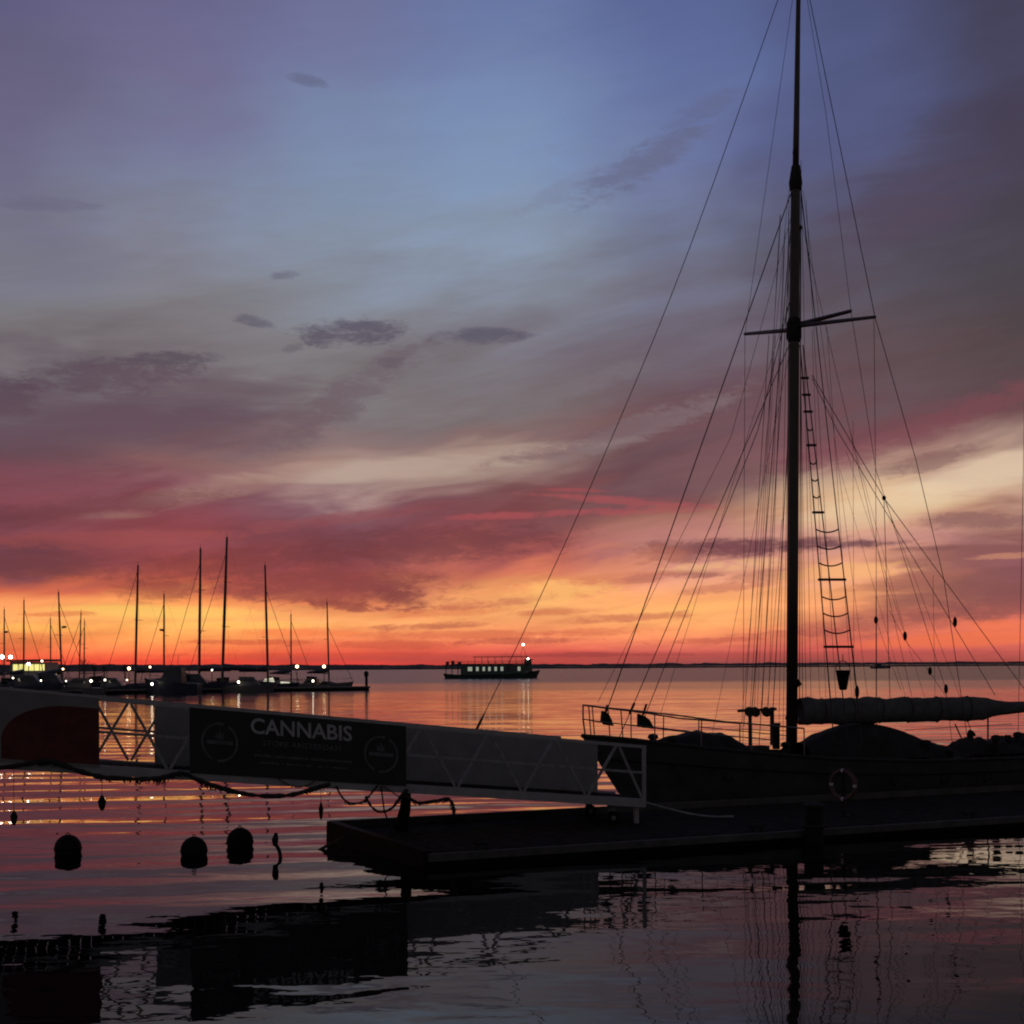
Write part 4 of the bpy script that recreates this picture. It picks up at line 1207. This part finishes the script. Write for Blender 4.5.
# lamps
def lamp(px, py, D, foot, m_, label, r, posth=None):
    if py > 675: r *= .78
    p = at(px, py, D)
    t = empty('dock_lamp', (p.x, p.y, foot), label, 'lamp', 'lamps of the marina')
    MB().tube([Vector((p.x, p.y, foot)), p - Z * (r + .02)], .05, 6).build('post', M['iron'], t)
    MB().tube([p + Z * (r * .75), p + Z * (r * 1.0), p + Z * (r * 1.15)], [r * 1.2, r * 1.2, r * .3], 10).build('hood', M['iron'], t)
    MB().ball(p, r * .8, 10, 8).build('globe', M[m_], t, True)
pl = .62
for (px, py, D, m_, r, lab) in (
    (2, 657, 190, 'lampbright', .34, 'bright white lamp, leftmost of the pair before the marina building'),
    (10.5, 657, 190, 'lampbright', .30, 'bright white lamp, right one of the pair before the marina building'),
    (28.5, 664, 185, 'lampbright', .26, 'bright white lamp in front of the lit windows of the marina building'),
    (42, 661, 185, 'lampwhite', .16, 'small white lamp under the roof end of the marina building'),
    (63, 669, 175, 'lampwarm', .16, 'small dim warm lamp at the foot of the leaning mast with radar'),
    (129, 668.5, 172, 'lampwarm', .26, 'warm lamp beside the lone tall mast with left forestay'),
    (150, 667, 180, 'lampwarm', .17, 'small warm lamp low between the lone tall mast and the radar yacht'),
    (13, 678, 165, 'lampwhite', .15, 'small white bollard lamp nearest the left edge of the pier'),
    (41, 680.5, 165, 'lampwhite', .14, 'small white bollard lamp in front of the marina building'),
    (66, 681, 166, 'lampwhite', .13, 'faint white bollard lamp below the leaning mast with radar'),
    (91, 681, 167, 'lampwhite', .24, 'white bollard lamp on the pier, larger one of two left of the lone mast'),
    (105, 680, 168, 'lampwhite', .18, 'white bollard lamp on the pier, smaller one of two left of the lone mast'),
    (127, 680, 169, 'lampwarm', .17, 'warm bollard lamp at the foot of the lone tall mast'),
    (152, 684, 168, 'lampwhite', .27, 'brightest white bollard lamp on the pier, above the open lattice bay'),
    (212, 670, 176, 'lampwhite', .13, 'tiny white lamp between the two tallest masts'),
    (238.5, 682, 174, 'lampwhite', .25, 'white bollard lamp on the pier right of the tallest mast'),
    (297, 666.5, 184, 'lampwarm', .28, 'warm lamp on a post behind the lit cockpit'),
    (313, 681, 180, 'lampwhite', .22, 'white bollard lamp between the lit cockpit and the grey yacht'),
    (324, 666.5, 185, 'lampwarm', .28, 'warm lamp on a post, rightmost of the marina'),
):
    lamp(px, py, D, pl if D > 164 and D < 186 else 0.0, m_, lab, r)

# shore trees behind the marina
def tree(px, D, ytop, wd, label):
    top = at(px, ytop, D)
    base = Vector((top.x, D, .5))
    t = empty('shore_tree', base, label, 'tree', 'trees on the far shore')
    hgt = top.z - base.z
    MB().tube([base - Z * .6, base + Z * hgt * .5], [.35, .15], 6).build('trunk', M['bark'], t)
    mb = MB()
    for _ in range(260):
        a, b_, c_ = random.gauss(0, .45), random.gauss(0, .45), random.gauss(0, .38)
        c = base + Vector((a * wd, b_ * wd, hgt * .62 + c_ * hgt * .45))
        if c.z < base.z + .4 or c.z > top.z: continue
        s_ = random.uniform(.15, .4) * wd * .35
        ax = Vector((random.uniform(-1, 1), random.uniform(-1, 1), random.uniform(-1, 1))).normalized()
        o = ax.orthogonal().normalized(); g = ax.cross(o)
        mb.add([c + o * s_, c + g * s_, c - o * s_, c - g * s_], [(0, 1, 2, 3)])
    mb.build('crown', M['leaf'], t)
tree(84, 420, 658.5, 1.5, 'small round dark tree on the shore just right of the twin thin masts')
tree(94, 430, 662.5, 1.4, 'low dark bush-like tree next to the small round tree')
tree(125, 440, 664, 1.6, 'low dark tree on the shore left of the lone tall mast')
tree(104, 440, 664.5, 1.2, 'lowest dark tree on the shore midway between two others')

# ------------------------------------------------------------------ ferry
FD = 350.0
fk = FD / F
org = at(491, 679, FD); org.z = 0
t = empty('ferry', org, 'dark passenger ferry with a row of lit windows crossing the bay', 'ferry')
def fz(py): return at(491, py, FD).z
def fx(px): return at(px, 670, FD).x
def FQ(px, w, z): return Vector((fx(px), FD + w, z))
bwf = 3.0
rows = []
for (p, b_, zt, zb, pb2) in ((443.5, .75, fz(673.2), -.4, 446), (455, .9, fz(674.3), -.4, 456), (480, 1, fz(674.4), -.4, 480), (510, 1, fz(674.0), -.4, 510), (525, .85, fz(672.6), -.4, 522), (534, .5, fz(671.2), -.4, 530), (540.3, .05, fz(670.2), -.4, 536)):
    rows.append([FQ(p, bwf * b_, zt), FQ(pb2, bwf * b_ * .85, zb), FQ(pb2, -bwf * b_ * .85, zb), FQ(p, -bwf * b_, zt)])
MB().grid(rows, True).build('hull', M['ferryhull'], t)
def fbox(p0, p1, y0, y1, w0, w1, name, m_, parent=t):
    return MB().hexa([FQ(p0, w0, fz(y1)), FQ(p1, w0, fz(y1)), FQ(p1, w1, fz(y1)), FQ(p0, w1, fz(y1))], [FQ(p0, w0, fz(y0)), FQ(p1, w0, fz(y0)), FQ(p1, w1, fz(y0)), FQ(p0, w1, fz(y0))]).build(name, m_, parent)
sal = fbox(461, 526, 664.6, 674.6, -2.6, 2.6, 'saloon', M['ferrywhite'])
for px, hw in ((470.3, 2.2), (477.6, 1.3), (484, 1.2), (489.6, 1.2), (495.8, 1.2), (502, 1.3), (508.5, 1.2), (519, 1.4)):
    lit = px != 508.5
    wf_ = fbox(px - hw - .2, px + hw + .2, 666.3, 671.4, -2.66, -2.602, 'window', M['ferryhull'], sal)
    fbox(px - hw, px + hw, 666.8, 670.9, -2.69, -2.662, 'pane', M['winferry' if lit else 'glass'], wf_)
fbox(456, 527, 663.6, 664.5, -2.9, 2.9, 'upper_deck', M['ferryhull'])
fbox(473, 528, 656.6, 657.2, -2.2, 2.2, 'canopy', M['canvas'])
mb = MB()
for px in (475, 482, 488, 495, 502, 509, 516, 522):
    for w in (-2.1, 2.1):
        mb.tube([FQ(px, w, fz(663.6)), FQ(px, w, fz(657.2))], .04, 5)
mb.build('canopy_posts', M['ferryhull'], t)
for w in (-2.7, 2.7):
    mb = MB()
    for yy in (661.2, 662.4):
        mb.tube([FQ(447, w, fz(yy)), FQ(524, w, fz(yy))], .035, 5)
    for px in range(447, 525, 7):
        mb.tube([FQ(px, w, fz(664)), FQ(px, w, fz(661.2))], .035, 5)
    mb.build('deck_rail', M['ferryhull'], t)
fbox(444.5, 462, 664.5, 665.4, -2.7, 2.7, 'aft_awning', M['ferryhull'])
mb = MB()
for px in (446, 452, 458):
    for w in (-2.4, 2.4):
        mb.tube([FQ(px, w, fz(674)), FQ(px, w, fz(665.2))], .07, 5)
mb.build('awning_posts', M['ferryhull'], t)
for px, yy in ((447.5, 661.5), (453, 660.5), (459.5, 661.6)):
    fbox(px - 1.5, px + 1.5, yy, 664.5, -1.2, 1.0, 'deck_locker', M['ferryhull'])
wh = MB().hexa([FQ(524.5, -1.9, fz(672)), FQ(532.5, -1.6, fz(672)), FQ(532.5, 1.6, fz(672)), FQ(524.5, 1.9, fz(672))], [FQ(524.5, -1.9, fz(660)), FQ(531.5, -1.5, fz(660)), FQ(531.5, 1.5, fz(660)), FQ(524.5, 1.9, fz(660))]).build('wheelhouse', M['ferrywhite'], t)
fbox(525.5, 530.5, 661.3, 664, -1.97, -1.93, 'window', M['glass'], wh)
fbox(523.8, 533, 659.4, 660, -2.1, 2.1, 'roof', M['ferryhull'], wh)
mb = MB()
mb.tube([FQ(527.5, -.8, fz(660)), FQ(523.4, 0, fz(646.2))], .05, 5); mb.tube([FQ(527.5, .8, fz(660)), FQ(523.4, 0, fz(646.2))], .05, 5); mb.tube([FQ(520, 0, fz(657)), FQ(523.4, 0, fz(646.2))], .05, 5)
mb.build('signal_mast', M['ferryhull'], t)
MB().ball(FQ(523.3, 0, fz(644.8)), .34, 10, 8).build('mast_light', M['lampwhite'], t, True)
MB().ball(FQ(528, -2.2, fz(659.0)), .26, 10, 8).build('deck_light', M['lampwhite'], t, True)
# small motor boat far off at the right, behind the rigging
D = 900
o = at(880, 668, D); o.z = 0
t = empty('distant_boat', o, 'tiny dark boat far off on the bay behind the right-hand rigging', 'boat')
k = D / F
MB().grid([[o + Vector((x, w * .2, 1.3 * h_)), o + Vector((x * .9, w * .2, -.2)), o + Vector((x * .9, -w * .2, -.2)), o + Vector((x, -w * .2, 1.3 * h_))] for x, w, h_ in ((-7, 7, 1), (0, 9, .9), (4, 7, 1.1), (8, .5, 1.4))], True).build('hull', M['navyhull'], t)
MB().hexa([o + Vector((-4, -1, 1)), o + Vector((2, -1, 1)), o + Vector((2, 1, 1)), o + Vector((-4, 1, 1))], [o + Vector((-3.6, -.8, 3.6)), o + Vector((.5, -.8, 3.6)), o + Vector((.5, .8, 3.6)), o + Vector((-3.6, .8, 3.6))]).build('cabin', M['navyhull'], t)
